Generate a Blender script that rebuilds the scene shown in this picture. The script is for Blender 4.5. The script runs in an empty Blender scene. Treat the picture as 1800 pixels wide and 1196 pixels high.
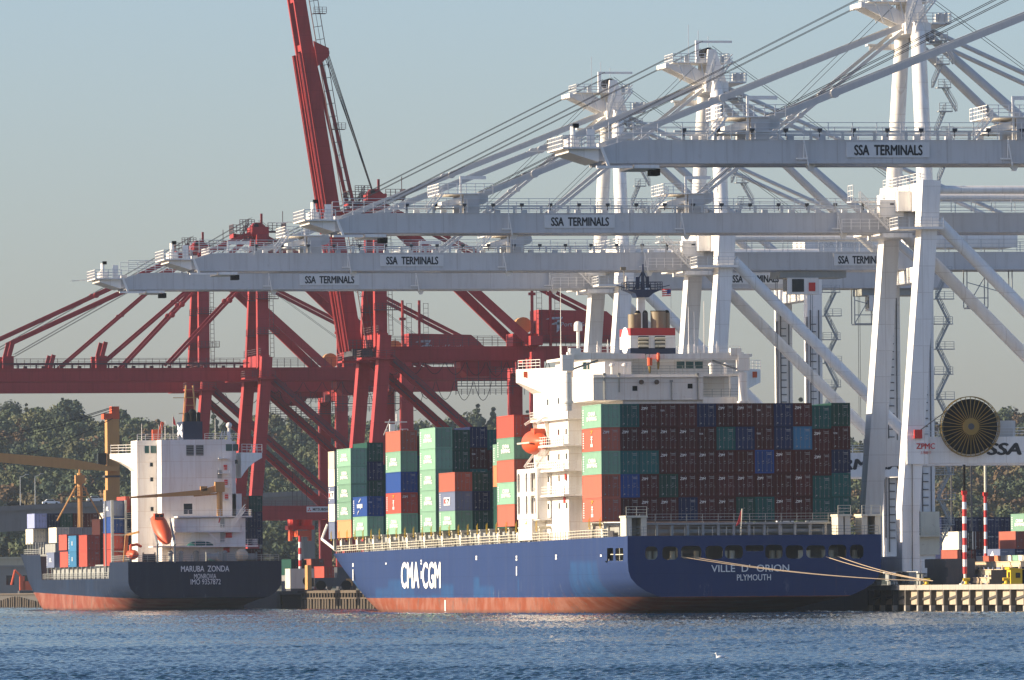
import bpy, bmesh, math, random
import numpy as np
from math import sin, cos, radians, pi, sqrt, atan2
from mathutils import Vector, Matrix
random.seed(7); RNG = np.random.default_rng(11)
SC = bpy.context.scene; COL = SC.collection
# ------------------------------------------------------------------ camera, sky, sun, exposure
# world: +Y runs along the quay (away), +X is landward, water level z=0
YAW, ROLL, CAMH, LENS, VH = radians(9.82), 0.008, 3.0, 320.0, 1038.0
FPX = 16000.0
cam = bpy.data.cameras.new('camera'); camo = bpy.data.objects.new('camera', cam); COL.objects.link(camo)
cam.sensor_width = 36; cam.lens = LENS; cam.shift_y = (VH-598)/1800; cam.clip_start = 1; cam.clip_end = 20000
_f = Vector((sin(YAW), cos(YAW), 0)); _r = Vector((cos(YAW), -sin(YAW), 0)); _u = Vector((0, 0, 1))
_rr = _r*cos(ROLL) - _u*sin(ROLL); _uu = _u*cos(ROLL) + _r*sin(ROLL)
_m = Matrix((( _rr.x, _uu.x, -_f.x, 0), (_rr.y, _uu.y, -_f.y, 0), (_rr.z, _uu.z, -_f.z, CAMH), (0, 0, 0, 1)))
camo.matrix_world = _m; SC.camera = camo

SUN_E, SUN_A = radians(17.0), radians(3.0)       # elevation; azimuth from -X turned a little towards +Y
world = bpy.data.worlds.new('World'); SC.world = world; world.use_nodes = True
_nt = world.node_tree; _bg = _nt.nodes['Background']
_sky = _nt.nodes.new('ShaderNodeTexSky'); _sky.sky_type = 'NISHITA'; _sky.sun_disc = False
_sky.sun_elevation = SUN_E; _sky.sun_rotation = radians(270)+SUN_A; _sky.altitude = 0
_sky.air_density = 1.0; _sky.dust_density = 1.2; _sky.ozone_density = 5.4
_tint = _nt.nodes.new('ShaderNodeVectorMath'); _tint.operation = 'MULTIPLY'; _tint.inputs[1].default_value = (1.18, 0.985, 0.965)
_nt.links.new(_sky.outputs[0], _tint.inputs[0]); _nt.links.new(_tint.outputs[0], _bg.inputs['Color']); _bg.inputs['Strength'].default_value = 0.118
sun = bpy.data.lights.new('sun', 'SUN'); sun.energy = 5.0; sun.angle = radians(0.5); sun.color = (1.0, 0.84, 0.62)
suno = bpy.data.objects.new('sun', sun); COL.objects.link(suno)
_sd = Vector((-cos(SUN_E)*cos(SUN_A), cos(SUN_E)*sin(SUN_A), sin(SUN_E)))
suno.rotation_euler = _sd.to_track_quat('Z', 'Y').to_euler(); suno.location = (0, 900, 300)
SC.view_settings.view_transform = 'Standard'; SC.view_settings.look = 'None'
SC.view_settings.exposure = 0.85; SC.view_settings.gamma = 1.0
SC.render.engine = 'CYCLES'
SC.cycles.use_denoising = True
SC.cycles.max_bounces = 5; SC.cycles.diffuse_bounces = 3; SC.cycles.glossy_bounces = 3
SC.cycles.volume_bounces = 0; SC.cycles.transparent_max_bounces = 8

# measuring: where a sight line of the survey photo meets the vertical plane y=.. or x=..
def _ab(u, v):
    return ((u-900)-(v-VH)*ROLL)/FPX, -((v-VH)+(u-900)*ROLL)/FPX
def at(u, v, y):
    a, b = _ab(u, v); c, s = cos(YAW), sin(YAW)
    x = y*(s+a*c)/(c-a*s); return x, CAMH+b*(x*s+y*c)
def atx(u, v, x):
    a, b = _ab(u, v); c, s = cos(YAW), sin(YAW)
    y = x*(c-a*s)/(s+a*c); return y, CAMH+b*(x*s+y*c)

# ------------------------------------------------------------------ mesh helper
class MB:
    def __init__(s): s.v = []; s.f = []; s.m = []
    def _add(s, vs, fs, mi=0):
        n = len(s.v); s.v.extend(vs)
        for f in fs: s.f.append(tuple(i+n for i in f)); s.m.append(mi)
    def box(s, x0, x1, y0, y1, z0, z1, mi=0):
        s._add([(x0,y0,z0),(x1,y0,z0),(x1,y1,z0),(x0,y1,z0),(x0,y0,z1),(x1,y0,z1),(x1,y1,z1),(x0,y1,z1)],
               [(0,3,2,1),(4,5,6,7),(0,1,5,4),(1,2,6,5),(2,3,7,6),(3,0,4,7)], mi)
        return s
    def cbox(s, c, d, mi=0):
        return s.box(c[0]-d[0]/2, c[0]+d[0]/2, c[1]-d[1]/2, c[1]+d[1]/2, c[2]-d[2]/2, c[2]+d[2]/2, mi)
    def beam(s, p, q, w, h, side=None, w2=None, h2=None, mi=0):
        """box section from p to q; w across 'side' direction, h across the other"""
        p = Vector(p); q = Vector(q); d = (q-p).normalized()
        sd = Vector(side) if side else (Vector((0,1,0)) if abs(d.y) < .9 else Vector((1,0,0)))
        sd = (sd - d*sd.dot(d)).normalized(); up = sd.cross(d)
        w2 = w if w2 is None else w2; h2 = h if h2 is None else h2
        vs = []
        for pt, ww, hh in ((p, w, h), (q, w2, h2)):
            for a, b in ((-1,-1),(1,-1),(1,1),(-1,1)):
                vs.append(tuple(pt + sd*(a*ww/2) + up*(b*hh/2)))
        s._add(vs, [(0,1,2,3),(7,6,5,4),(0,4,5,1),(1,5,6,2),(2,6,7,3),(3,7,4,0)], mi); return s
    def tube(s, p, q, r, n=8, r2=None, mi=0):
        p = Vector(p); q = Vector(q); d = (q-p).normalized()
        a = d.orthogonal().normalized(); b = d.cross(a); r2 = r if r2 is None else r2
        vs = []
        for pt, rr in ((p, r), (q, r2)):
            for i in range(n):
                t = 2*pi*i/n; vs.append(tuple(pt + a*(rr*cos(t)) + b*(rr*sin(t))))
        fs = [(i, (i+1) % n, n+(i+1) % n, n+i) for i in range(n)] + [tuple(range(n-1,-1,-1)), tuple(range(n, 2*n))]
        s._add(vs, fs, mi); return s
    def path(s, pts, r, n=6, mi=0):
        for p, q in zip(pts[:-1], pts[1:]): s.tube(p, q, r, n, mi=mi)
        return s
    def bar(s, p, q, t=.08, mi=0): return s.beam(p, q, t, t, mi=mi)
    def poly(s, pts, ext, mi=0):
        """planar outline pts extruded by vector ext"""
        n = len(pts); e = Vector(ext)
        vs = [tuple(p) for p in pts] + [tuple(Vector(p)+e) for p in pts]
        s._add(vs, [tuple(range(n-1,-1,-1)), tuple(range(n,2*n))] + [(i,(i+1)%n,n+(i+1)%n,n+i) for i in range(n)], mi); return s
    def rail(s, pts, h=1.1, step=2.0, t=.08, rows=3, closed=False):
        pts = [Vector(p) for p in pts]
        if closed: pts.append(pts[0])
        for p, q in zip(pts[:-1], pts[1:]):
            L = (q-p).length; n = max(1, round(L/step))
            for i in range(n+1):
                c = p+(q-p)*(i/n); s.box(c.x-t/2, c.x+t/2, c.y-t/2, c.y+t/2, c.z, c.z+h)
            for k in range(rows):
                z = Vector((0,0,h*(k+1)/rows)); s.beam(p+z, q+z, t*.8, t*.8)
        return s
    def stair(s, p, q, width=(0,.9,0), rise=.26, rails=True, t=.07):
        p = Vector(p); q = Vector(q); w = Vector(width); n = max(2, int(abs(q.z-p.z)/rise)); d = q-p
        hd = Vector((d.x,d.y,0)); hd = hd.normalized() if hd.length > 1e-3 else Vector((1,0,0))
        for k in (-.5, .5):
            s.beam(p+w*k, q+w*k, .05, .15, side=tuple(w.normalized()))
            if rails:
                o = Vector((0,0,1.0)); s.beam(p+w*k+o, q+w*k+o, t, t); s.beam(p+w*k+o*.5, q+w*k+o*.5, t*.8, t*.8)
                for i in range(0, n+1, 4):
                    c = p+d*(i/n)+w*k; s.box(c.x-t/2,c.x+t/2,c.y-t/2,c.y+t/2,c.z,c.z+1)
        for i in range(1, n):
            c = p+d*(i/n); s.beam(c-w*.5, c+w*.5, .045, .2, side=(0,0,1))
        return s
    def cyl(s, c, r, h, n=16, r2=None, mi=0): return s.tube(c, (c[0],c[1],c[2]+h), r, n, r2, mi)
    def dome(s, c, r, n=14, m=6, full=False, sc=(1,1,1), mi=0):
        lo = -pi/2 if full else 0; vs = []; fs = []
        for j in range(m+1):
            a = lo+(pi/2-lo)*j/m
            for i in range(n):
                t = 2*pi*i/n; vs.append((c[0]+sc[0]*r*cos(a)*cos(t), c[1]+sc[1]*r*cos(a)*sin(t), c[2]+sc[2]*r*sin(a)))
        for j in range(m):
            for i in range(n): fs.append((j*n+i, j*n+(i+1)%n, (j+1)*n+(i+1)%n, (j+1)*n+i))
        s._add(vs, fs, mi); return s
    def mesh(s, name, mats, origin=(0,0,0), smooth=False):
        me = bpy.data.meshes.new(name)
        o = origin
        me.from_pydata([(v[0]-o[0], v[1]-o[1], v[2]-o[2]) for v in s.v], [], s.f)
        for m in (mats if isinstance(mats, (list, tuple)) else [mats]): me.materials.append(m)
        if any(s.m): me.polygons.foreach_set('material_index', s.m)
        if smooth:
            me.polygons.foreach_set('use_smooth', [True]*len(me.polygons))
        me.update()
        return me
    def build(s, name, mats, parent=None, smooth=False, origin=None):
        """one mesh object; parts take their thing's origin"""
        org = tuple(origin) if origin is not None else (worg(parent) if parent is not None else (0,0,0))
        me = s.mesh(name, mats, org, False)
        if smooth:
            bm = bmesh.new(); bm.from_mesh(me)
            for f in bm.faces: f.smooth = len(f.verts) == 4
            for e in bm.edges:
                if len(e.link_faces) == 2 and e.calc_face_angle(0) > .7: e.smooth = False
            bm.to_mesh(me); bm.free()
        o = bpy.data.objects.new(name, me); COL.objects.link(o)
        if parent is not None: o.parent = parent
        elif origin is not None: o.location = origin
        return o
def worg(o):
    p = Vector((0,0,0))
    while o is not None: p += o.location; o = o.parent
    return tuple(p)
def tag(o, label=None, cat=None, group=None, kind=None):
    if label: o['label'] = label
    if cat: o['category'] = cat
    if group: o['group'] = group
    if kind: o['kind'] = kind
    return o
def thing(name, label, cat, loc=(0,0,0), group=None):
    o = bpy.data.objects.new(name, None); COL.objects.link(o); o.location = loc; o.empty_display_size = .5
    return tag(o, label, cat, group)
def copy_tree(o, parent=None):
    c = o.copy(); COL.objects.link(c)
    if parent is not None: c.parent = parent
    for ch in list(o.children): copy_tree(ch, c)
    return c
def link_copy(src, parent, loc, rz=0, sc=None):
    c = src.copy(); COL.objects.link(c); c.parent = parent; c.location = loc; c.rotation_euler = (0,0,rz)
    if sc: c.scale = sc
    return c

# ------------------------------------------------------------------ materials
MATS = {}
def paint(name, col, rough=.5, var=.10, dirt=.25, dirtcol=(.16,.13,.10), rust=0.0, scale=.5, streak=1.0, metal=0.0, spec=.4, seam=0, objvar=0):
    m = bpy.data.materials.new(name); m.use_nodes = True; nt = m.node_tree; N = nt.nodes; L = nt.links
    b = N['Principled BSDF']; b.inputs['Roughness'].default_value = rough; b.inputs['Metallic'].default_value = metal
    b.inputs['Specular IOR Level'].default_value = spec
    tc = N.new('ShaderNodeTexCoord')
    n1 = N.new('ShaderNodeTexNoise'); n1.inputs['Scale'].default_value = scale; n1.inputs['Detail'].default_value = 5
    L.new(tc.outputs['Object'], n1.inputs['Vector'])
    mp = N.new('ShaderNodeMapping'); mp.inputs['Scale'].default_value = (1.7*streak, 1.7*streak, .12*streak)
    L.new(tc.outputs['Object'], mp.inputs['Vector'])
    n2 = N.new('ShaderNodeTexNoise'); n2.inputs['Scale'].default_value = 1.0; n2.inputs['Detail'].default_value = 6; n2.inputs['Roughness'].default_value = .65
    L.new(mp.outputs[0], n2.inputs['Vector'])
    mix = N.new('ShaderNodeMix'); mix.data_type = 'RGBA'
    c = Vector(col)
    mix.inputs['A'].default_value = (*(c*(1-var)), 1); mix.inputs['B'].default_value = (*[min(.95, x) for x in c*(1+var)], 1)
    L.new(n1.outputs['Fac'], mix.inputs['Factor'])
    out = mix.outputs['Result']
    def layer(src, lo, hi, amt, colr, out):
        mr = N.new('ShaderNodeMapRange'); mr.inputs['From Min'].default_value = lo; mr.inputs['From Max'].default_value = hi
        mr.inputs['To Max'].default_value = amt; L.new(src, mr.inputs['Value'])
        mx = N.new('ShaderNodeMix'); mx.data_type = 'RGBA'; L.new(mr.outputs[0], mx.inputs['Factor'])
        L.new(out, mx.inputs['A']); mx.inputs['B'].default_value = (*colr, 1); return mx.outputs['Result']
    if dirt: out = layer(n2.outputs['Fac'], .48, .78, dirt, dirtcol, out)
    if rust:
        n3 = N.new('ShaderNodeTexNoise'); n3.inputs['Scale'].default_value = scale*2.3; n3.inputs['Detail'].default_value = 8; n3.inputs['Roughness'].default_value = .7
        L.new(tc.outputs['Object'], n3.inputs['Vector'])
        out = layer(n3.outputs['Fac'], .62, .70, rust, (.17,.07,.03), out)
    if seam:
        sp = N.new('ShaderNodeSeparateXYZ'); L.new(tc.outputs['Object'], sp.inputs[0]); last = None
        for ax, k in (('X', 1/seam), ('Y', 1/seam), ('Z', 1.6/seam)):
            fr = N.new('ShaderNodeMath'); fr.operation = 'MULTIPLY'; L.new(sp.outputs[ax], fr.inputs[0]); fr.inputs[1].default_value = k
            f2 = N.new('ShaderNodeMath'); f2.operation = 'FRACT'; L.new(fr.outputs[0], f2.inputs[0])
            f3 = N.new('ShaderNodeMath'); f3.operation = 'LESS_THAN'; L.new(f2.outputs[0], f3.inputs[0]); f3.inputs[1].default_value = .09*k
            if last is None: last = f3.outputs[0]
            else:
                mxm = N.new('ShaderNodeMath'); mxm.operation = 'MAXIMUM'; L.new(last, mxm.inputs[0]); L.new(f3.outputs[0], mxm.inputs[1]); last = mxm.outputs[0]
        # plates differ a little in shade from one another
        sn = N.new('ShaderNodeVectorMath'); sn.operation = 'MULTIPLY'; L.new(tc.outputs['Object'], sn.inputs[0]); sn.inputs[1].default_value = (1/seam, 1/seam, 1.6/seam)
        fl = N.new('ShaderNodeVectorMath'); fl.operation = 'FLOOR'; L.new(sn.outputs[0], fl.inputs[0])
        wn = N.new('ShaderNodeTexWhiteNoise'); wn.noise_dimensions = '3D'; L.new(fl.outputs[0], wn.inputs['Vector'])
        pm = N.new('ShaderNodeMapRange'); pm.inputs['To Min'].default_value = 0; pm.inputs['To Max'].default_value = .14; L.new(wn.outputs['Value'], pm.inputs['Value'])
        ms = N.new('ShaderNodeMath'); ms.operation = 'MULTIPLY_ADD'; L.new(last, ms.inputs[0]); ms.inputs[1].default_value = .30; L.new(pm.outputs[0], ms.inputs[2])
        mx = N.new('ShaderNodeMix'); mx.data_type = 'RGBA'; L.new(ms.outputs[0], mx.inputs['Factor']); L.new(out, mx.inputs['A']); mx.inputs['B'].default_value = (*dirtcol, 1); out = mx.outputs['Result']
    if objvar:
        oi = N.new('ShaderNodeObjectInfo'); om = N.new('ShaderNodeMapRange'); om.inputs['To Min'].default_value = 1-objvar; om.inputs['To Max'].default_value = 1+objvar; L.new(oi.outputs['Random'], om.inputs['Value'])
        sv = N.new('ShaderNodeVectorMath'); sv.operation = 'SCALE'; L.new(out, sv.inputs[0]); L.new(om.outputs[0], sv.inputs['Scale']); out = sv.outputs[0]
    L.new(out, b.inputs['Base Color'])
    mr = N.new('ShaderNodeMapRange'); mr.inputs['To Min'].default_value = rough*.8; mr.inputs['To Max'].default_value = min(1, rough*1.25)
    L.new(n1.outputs['Fac'], mr.inputs['Value']); L.new(mr.outputs[0], b.inputs['Roughness'])
    MATS[name] = m; return m
M = MATS
paint('crane_white', (.86,.83,.77), .45, .05, .34, (.42,.35,.27), .12, .5, 1.0, 0.0, .3, 5.3)
paint('boom_grey', (.60,.585,.56), .5, .06, .36, (.30,.25,.20), .12, .5, 1.0, 0.0, .3, 5.9)
paint('stay_grey', (.56,.54,.50), .5, .06, .2, (.22,.2,.18))
paint('crane_rail', (.62,.62,.60), .5, .05, .2)
paint('crane_red', (.37,.050,.048), .55, .18, .40, (.14,.022,.022), .25, .4, 1.0, 0.0, .2, 5.1)
paint('crane_red_rail', (.12,.06,.06), .6, .1, .3)
paint('rope_black', (.02,.02,.022), .6, .1, 0)
paint('dark_steel', (.06,.06,.065), .55, .2, .3)
paint('quay_panel', (.41,.34,.25), .8, .14, .5, (.16,.12,.08), .2, .8)
paint('mark_grey', (.26,.27,.27), .6, .1, .2)
paint('bar_grey', (.17,.17,.17), .6, .15, .3)
paint('galv', (.40,.41,.40), .45, .12, .4, (.2,.15,.1), .2)
paint('letter_black', (.012,.012,.014), .5, .1, 0)
paint('letter_white', (.78,.78,.76), .5, .04, .12)
paint('letter_pale', (.50,.52,.54), .5, .05, .15)
paint('letter_red', (.55,.03,.03), .5, .05, .1)
paint('sign_white', (.70,.69,.66), .45, .04, .15)
paint('ship_white', (.82,.79,.73), .42, .03, .36, (.45,.32,.20), .18, .5, 1.0, 0.0, .3, 4.7)
paint('ship_cream', (.62,.58,.45), .5, .06, .3, (.3,.2,.12), .3)
paint('ship_deck', (.13,.06,.05), .7, .2, .3)
paint('ship_grey', (.30,.31,.29), .6, .1, .3, (.16,.12,.09), .3)
paint('window_dark', (.015,.02,.022), .12, .1, 0)
paint('glass_green', (.03,.09,.085), .08, .1, 0)
paint('orange', (.62,.09,.025), .45, .08, .18)
paint('mast_yellow', (.50,.26,.085), .5, .08, .3, (.3,.14,.05), .2)
paint('bright_yellow', (.72,.46,.02), .5, .06, .2, (.3,.18,.05))
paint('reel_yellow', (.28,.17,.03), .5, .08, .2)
paint('navy', (.012,.022,.055), .4, .15, .15)
paint('funnel_red', (.42,.03,.028), .45, .06, .15)
paint('crane_rope', (.035,.035,.036), .6, .1, 0)
paint('brass', (.25,.20,.12), .5, .1, .4)
paint('red_fire', (.55,.03,.02), .5, .05, .1)
paint('concrete', (.36,.33,.28), .8, .12, .45, (.14,.11,.08), .15, .8)
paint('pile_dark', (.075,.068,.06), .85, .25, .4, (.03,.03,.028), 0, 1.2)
paint('pile_wood', (.11,.085,.06), .85, .3, .5, (.035,.03,.025), 0, 1.5)
paint('hatch_cream', (.56,.45,.31), .6, .1, .4, (.25,.13,.06), .5)
paint('apron_concrete', (.26,.245,.22), .85, .15, .4, (.10,.09,.08), 0, .1)
paint('asphalt', (.07,.068,.065), .9, .2, .3)
paint('viaduct', (.15,.145,.145), .85, .12, .4, (.07,.065,.06))
paint('building_tan', (.42,.38,.28), .8, .08, .3)
paint('building_grey', (.20,.20,.19), .8, .1, .3)
paint('rope_tan', (.50,.38,.25), .8, .1, 0)
paint('rope_green', (.10,.34,.24), .8, .1, 0)
paint('flag_red', (.55,.03,.03), .7, .05, 0)
paint('flag_blue', (.03,.05,.20), .7, .05, 0)
paint('black_paint', (.006,.006,.007), .7, .1, 0, spec=.1)
paint('trunk', (.07,.055,.04), .9, .2, 0)
CC = {'maroon': (.058,.011,.011), 'red': (.40,.072,.052), 'brick': (.36,.105,.070), 'green': (.185,.33,.235), 'teal': (.012,.088,.085),  # maroon, teal, dgreen darkened for shaded ends; brick, green paler for sunlit sides
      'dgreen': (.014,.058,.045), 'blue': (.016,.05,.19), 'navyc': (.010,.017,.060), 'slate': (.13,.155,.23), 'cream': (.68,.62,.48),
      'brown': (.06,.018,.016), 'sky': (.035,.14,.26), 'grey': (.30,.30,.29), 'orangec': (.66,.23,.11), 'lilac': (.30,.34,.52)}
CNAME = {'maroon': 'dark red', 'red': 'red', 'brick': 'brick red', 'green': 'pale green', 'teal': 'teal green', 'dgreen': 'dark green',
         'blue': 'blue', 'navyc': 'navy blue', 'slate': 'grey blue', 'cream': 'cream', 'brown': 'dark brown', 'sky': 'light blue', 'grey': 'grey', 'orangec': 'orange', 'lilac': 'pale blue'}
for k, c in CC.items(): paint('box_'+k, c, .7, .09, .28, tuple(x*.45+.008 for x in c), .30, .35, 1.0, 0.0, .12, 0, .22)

# lettering: unit meshes (1 wide, 1 high, facing -Y), shared
_LET = {}
def let_mesh(txt, mat, bold=0.0, shear=0.0, align='CENTER', space=1.0, line=.85, heavy=0):
    key = (txt, mat, bold, shear, space, heavy)
    if key in _LET: return _LET[key]
    cu = bpy.data.curves.new('lettering', 'FONT'); cu.body = txt; cu.align_x = align; cu.offset = bold; cu.shear = shear
    cu.space_character = space; cu.space_line = line; cu.resolution_u = 3; cu.extrude = .004
    ob = bpy.data.objects.new('tmp_text', cu); COL.objects.link(ob)
    dg = bpy.context.evaluated_depsgraph_get(); dg.update()
    me = bpy.data.meshes.new_from_object(ob.evaluated_get(dg)); bpy.data.objects.remove(ob); bpy.data.curves.remove(cu)
    if heavy:   # heavier strokes: shifted copies, each a hair nearer the viewer
        bm = bmesh.new()
        for i, (dx, dy) in enumerate(((0,0),(-heavy,0),(heavy,0),(0,heavy*.6),(0,-heavy*.6))):
            n0 = len(bm.verts); bm.from_mesh(me); bm.verts.ensure_lookup_table()
            for v in bm.verts[n0:]: v.co.x += dx; v.co.y += dy; v.co.z += .0015*i
        bm.to_mesh(me); bm.free()
    co = np.zeros(len(me.vertices)*3); me.vertices.foreach_get('co', co); co = co.reshape(-1,3)
    lo = co.min(0); hi = co.max(0); out = np.zeros_like(co)
    out[:,0] = (co[:,0]-(lo[0]+hi[0])/2)/max(1e-6, hi[0]-lo[0]); out[:,2] = (co[:,1]-(lo[1]+hi[1])/2)/max(1e-6, hi[1]-lo[1])
    out[:,1] = -(co[:,2]-lo[2])/max(1e-6,(hi[2]-lo[2]))*.02
    me.vertices.foreach_set('co', out.ravel()); me.name = 'lettering'; me.materials.clear(); me.materials.append(M[mat]); me.update()
    _LET[key] = me; return me
def letter(txt, mat, parent, c, w, h, face='y', name='lettering', **kw):
    """c = world centre on the surface; face 'y' looks to -Y, 'x' looks to -X"""
    o = bpy.data.objects.new(name, let_mesh(txt, mat, **kw)); COL.objects.link(o)
    off = worg(parent) if parent is not None else (0,0,0)
    o.parent = parent
    o.location = (c[0]-off[0], c[1]-off[1], c[2]-off[2])
    o.scale = (w, 1, h); o.rotation_euler = (0,0,0) if face == 'y' else (0,0,-pi/2)
    return o
def plate(name, outer, holes, mat, parent, to3, thick):
    """flat plate with holes: 2D splines filled and turned by to3(x,y,d) into space"""
    cu = bpy.data.curves.new(name, 'CURVE'); cu.dimensions = '2D'; cu.fill_mode = 'BOTH'; cu.extrude = .5
    for pts in [outer]+holes:
        sp = cu.splines.new('POLY'); sp.points.add(len(pts)-1); sp.use_cyclic_u = True
        for i, p in enumerate(pts): sp.points[i].co = (p[0], p[1], 0, 1)
    ob = bpy.data.objects.new('tmp', cu); COL.objects.link(ob)
    dg = bpy.context.evaluated_depsgraph_get(); dg.update()
    me = bpy.data.meshes.new_from_object(ob.evaluated_get(dg)); bpy.data.objects.remove(ob); bpy.data.curves.remove(cu)
    off = worg(parent)
    for v in me.vertices:
        p = to3(v.co.x, v.co.y, (v.co.z+.5)*thick); v.co = (p[0]-off[0], p[1]-off[1], p[2]-off[2])
    me.materials.clear(); me.materials.append(mat); me.name = name
    bm = bmesh.new(); bm.from_mesh(me); bmesh.ops.recalc_face_normals(bm, faces=bm.faces); bm.to_mesh(me); bm.free()
    o = bpy.data.objects.new(name, me); COL.objects.link(o); o.parent = parent; return o
def rrect(x0, x1, y0, y1, r, n=4):
    pts = []
    for cx, cy, a0 in ((x1-r,y1-r,0),(x0+r,y1-r,90),(x0+r,y0+r,180),(x1-r,y0+r,270)):
        for i in range(n+1):
            a = radians(a0+90*i/n); pts.append((cx+r*cos(a), cy+r*sin(a)))
    return pts
# ------------------------------------------------------------------ water
def water_mat():
    m = bpy.data.materials.new('water'); m.use_nodes = True; nt = m.node_tree; N = nt.nodes; L = nt.links
    b = N['Principled BSDF']; b.inputs['Base Color'].default_value = (.006,.028,.045,1); b.inputs['Roughness'].default_value = .08
    b.inputs['IOR'].default_value = 1.18
    tc = N.new('ShaderNodeTexCoord')
    def noise(scale, det, sx, sy, rot=.17):
        mp = N.new('ShaderNodeMapping'); mp.inputs['Scale'].default_value = (sx, sy, 1); mp.inputs['Rotation'].default_value = (0,0,rot)
        L.new(tc.outputs['Object'], mp.inputs['Vector'])
        n = N.new('ShaderNodeTexNoise'); n.inputs['Scale'].default_value = scale; n.inputs['Detail'].default_value = det; n.inputs['Roughness'].default_value = .6
        L.new(mp.outputs[0], n.inputs['Vector']); return n
    a = noise(.55, 4, 1, .35); c = noise(.10, 3, 1, .22); big = noise(.006, 3, .6, 1.6)
    add = N.new('ShaderNodeMath'); add.operation = 'MULTIPLY_ADD'; L.new(c.outputs['Fac'], add.inputs[0]); add.inputs[1].default_value = 2.5
    L.new(a.outputs['Fac'], add.inputs[2])
    mr = N.new('ShaderNodeMapRange'); mr.inputs['From Min'].default_value = .38; mr.inputs['From Max'].default_value = .62
    mr.inputs['To Min'].default_value = .45; mr.inputs['To Max'].default_value = 1.0; L.new(big.outputs['Fac'], mr.inputs['Value'])
    bp = N.new('ShaderNodeBump'); bp.inputs['Distance'].default_value = WATER_BUMP
    L.new(mr.outputs[0], bp.inputs['Strength']); L.new(add.outputs[0], bp.inputs['Height'])
    L.new(bp.outputs[0], b.inputs['Normal']); return m
WATER_BUMP = .25
# the water in sight is a real wave surface; the rest of the basin is the same sheet, calmer
def water_mesh():
    Ds = [284.0]
    while Ds[-1] < 2345: Ds.append(Ds[-1] + (.17 if Ds[-1] < 380 else .17+(Ds[-1]-380)*.0017))
    Ds = np.array(Ds); ang = np.linspace(-.074, .074, 680)
    D, A = np.meshgrid(Ds, ang, indexing='ij'); X = D*A
    x = X*cos(YAW)+D*sin(YAW); y = -X*sin(YAW)+D*cos(YAW); z = np.zeros_like(x); rs = np.random.default_rng(5)
    patch = np.zeros_like(x)
    for k in range(9):
        kx, ky = rs.normal()*.022, rs.normal()*.045; patch += np.sin(x*kx+y*ky+rs.random()*6.28)
    patch = np.clip(.82+.09*patch, .5, 1.2)
    for k in range(56):
        lam = .40*(3.4**(rs.random()**1.3)); th = rs.normal()*.75+.9; kk = 2*pi/lam
        z += WAVE*lam**.85*np.sin(kk*(cos(th)*x+sin(th)*y)+rs.random()*6.28)
    z *= patch*np.clip(1+(D-330)/420, 1, 2.6)*np.clip((2345-D)/60, 0, 1); z = np.where(x > 240.5, np.minimum(z, 0), z)
    nr, nc = x.shape; V = np.stack([x, y, z], -1).reshape(-1, 3)
    i = np.arange((nr-1)*nc).reshape(nr-1, nc)[:, :-1].ravel(); F = np.stack([i, i+1, i+nc+1, i+nc], 1)
    O = np.array([(-2500,-300,-.32),(240.9,-300,-.32),(240.9,2280,-.32),(-2500,2280,-.32)]); n0 = len(V); V = np.concatenate([V, O]); F = np.concatenate([F, [[n0,n0+1,n0+2,n0+3]]])
    # calm sheet beyond the wave patch and beside it, a hand below the crests
    me = bpy.data.meshes.new('water'); me.vertices.add(len(V)); me.vertices.foreach_set('co', V.astype(np.float32).ravel())
    me.loops.add(F.size); me.loops.foreach_set('vertex_index', F.astype(np.int32).ravel()); me.polygons.add(len(F)); me.polygons.foreach_set('loop_start', np.arange(0, F.size, 4, dtype=np.int32))
    me.polygons.foreach_set('use_smooth', np.ones(len(F), dtype=bool)); me.update(calc_edges=True); me.materials.append(water_mat())
    o = bpy.data.objects.new('water', me); COL.objects.link(o); return o
WAVE = .0066
tag(water_mesh(), kind='structure')

# ------------------------------------------------------------------ land, hill
g = MB(); g.box(241.2, 2500, -300, 2290, 2.55, 3.2); tag(g.build('quay_apron', M['apron_concrete']), kind='structure')
g = MB(); g._add([(-3000,2290,3.0),(3000,2290,3.0),(3000,2700,4.0),(-3000,2700,4.0)], [(0,1,2,3)]); g._add([(-3000,2290,-2),(3000,2290,-2),(3000,2290,3.0),(-3000,2290,3.0)], [(0,1,2,3)])
tag(g.build('ground', paint('ground_dry', (.16,.14,.075), .9, .3, .3, (.05,.06,.03), 0, .15)), kind='structure')
# ridge line (top of the trees, photo u -> v), turned into a height along the hill
RIDGE = [(-1400,730),(-400,725),(0,716),(60,712),(150,722),(240,742),(330,745),(420,742),(480,735),(560,742),(640,738),(720,748),(800,735),(860,728),(930,738),(1050,750),(1200,760),(1400,772),(1500,776),(1580,768),(1640,752),(1700,745),(1760,722),(1830,712),(2200,705),(3400,720)]
def ridge_v(u):
    for (a, va), (b, vb) in zip(RIDGE[:-1], RIDGE[1:]):
        if a <= u <= b: return va+(vb-va)*(u-a)/(b-a)
    return RIDGE[0][1] if u < RIDGE[0][0] else RIDGE[-1][1]
HY0, HY1, HTREE = 2700., 3450., 14.
def hill_z(x, y):
    c, s = cos(YAW), sin(YAW)
    D = x*s+HY1*c; u = 900+FPX*(x*c-HY1*s)/D
    top = CAMH+(VH-ridge_v(u)-(u-900)*ROLL)*D/FPX-HTREE*.9
    t = (y-HY0)/(HY1-HY0)
    if t < 0: return 4.0
    e = min(1, t); e = e**.8
    return 4+(top-4)*e + 2.2*sin(x*.05+y*.013)*min(1,t*2)*(1-min(1,max(0,t))*.6)
nx, ny = 150, 40
xs = np.linspace(-300, 1350, nx); ys = np.linspace(HY0-10, HY1+500, ny)
g = MB(); g.v = [(x, y, hill_z(x, y)) for y in ys for x in xs]
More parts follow.
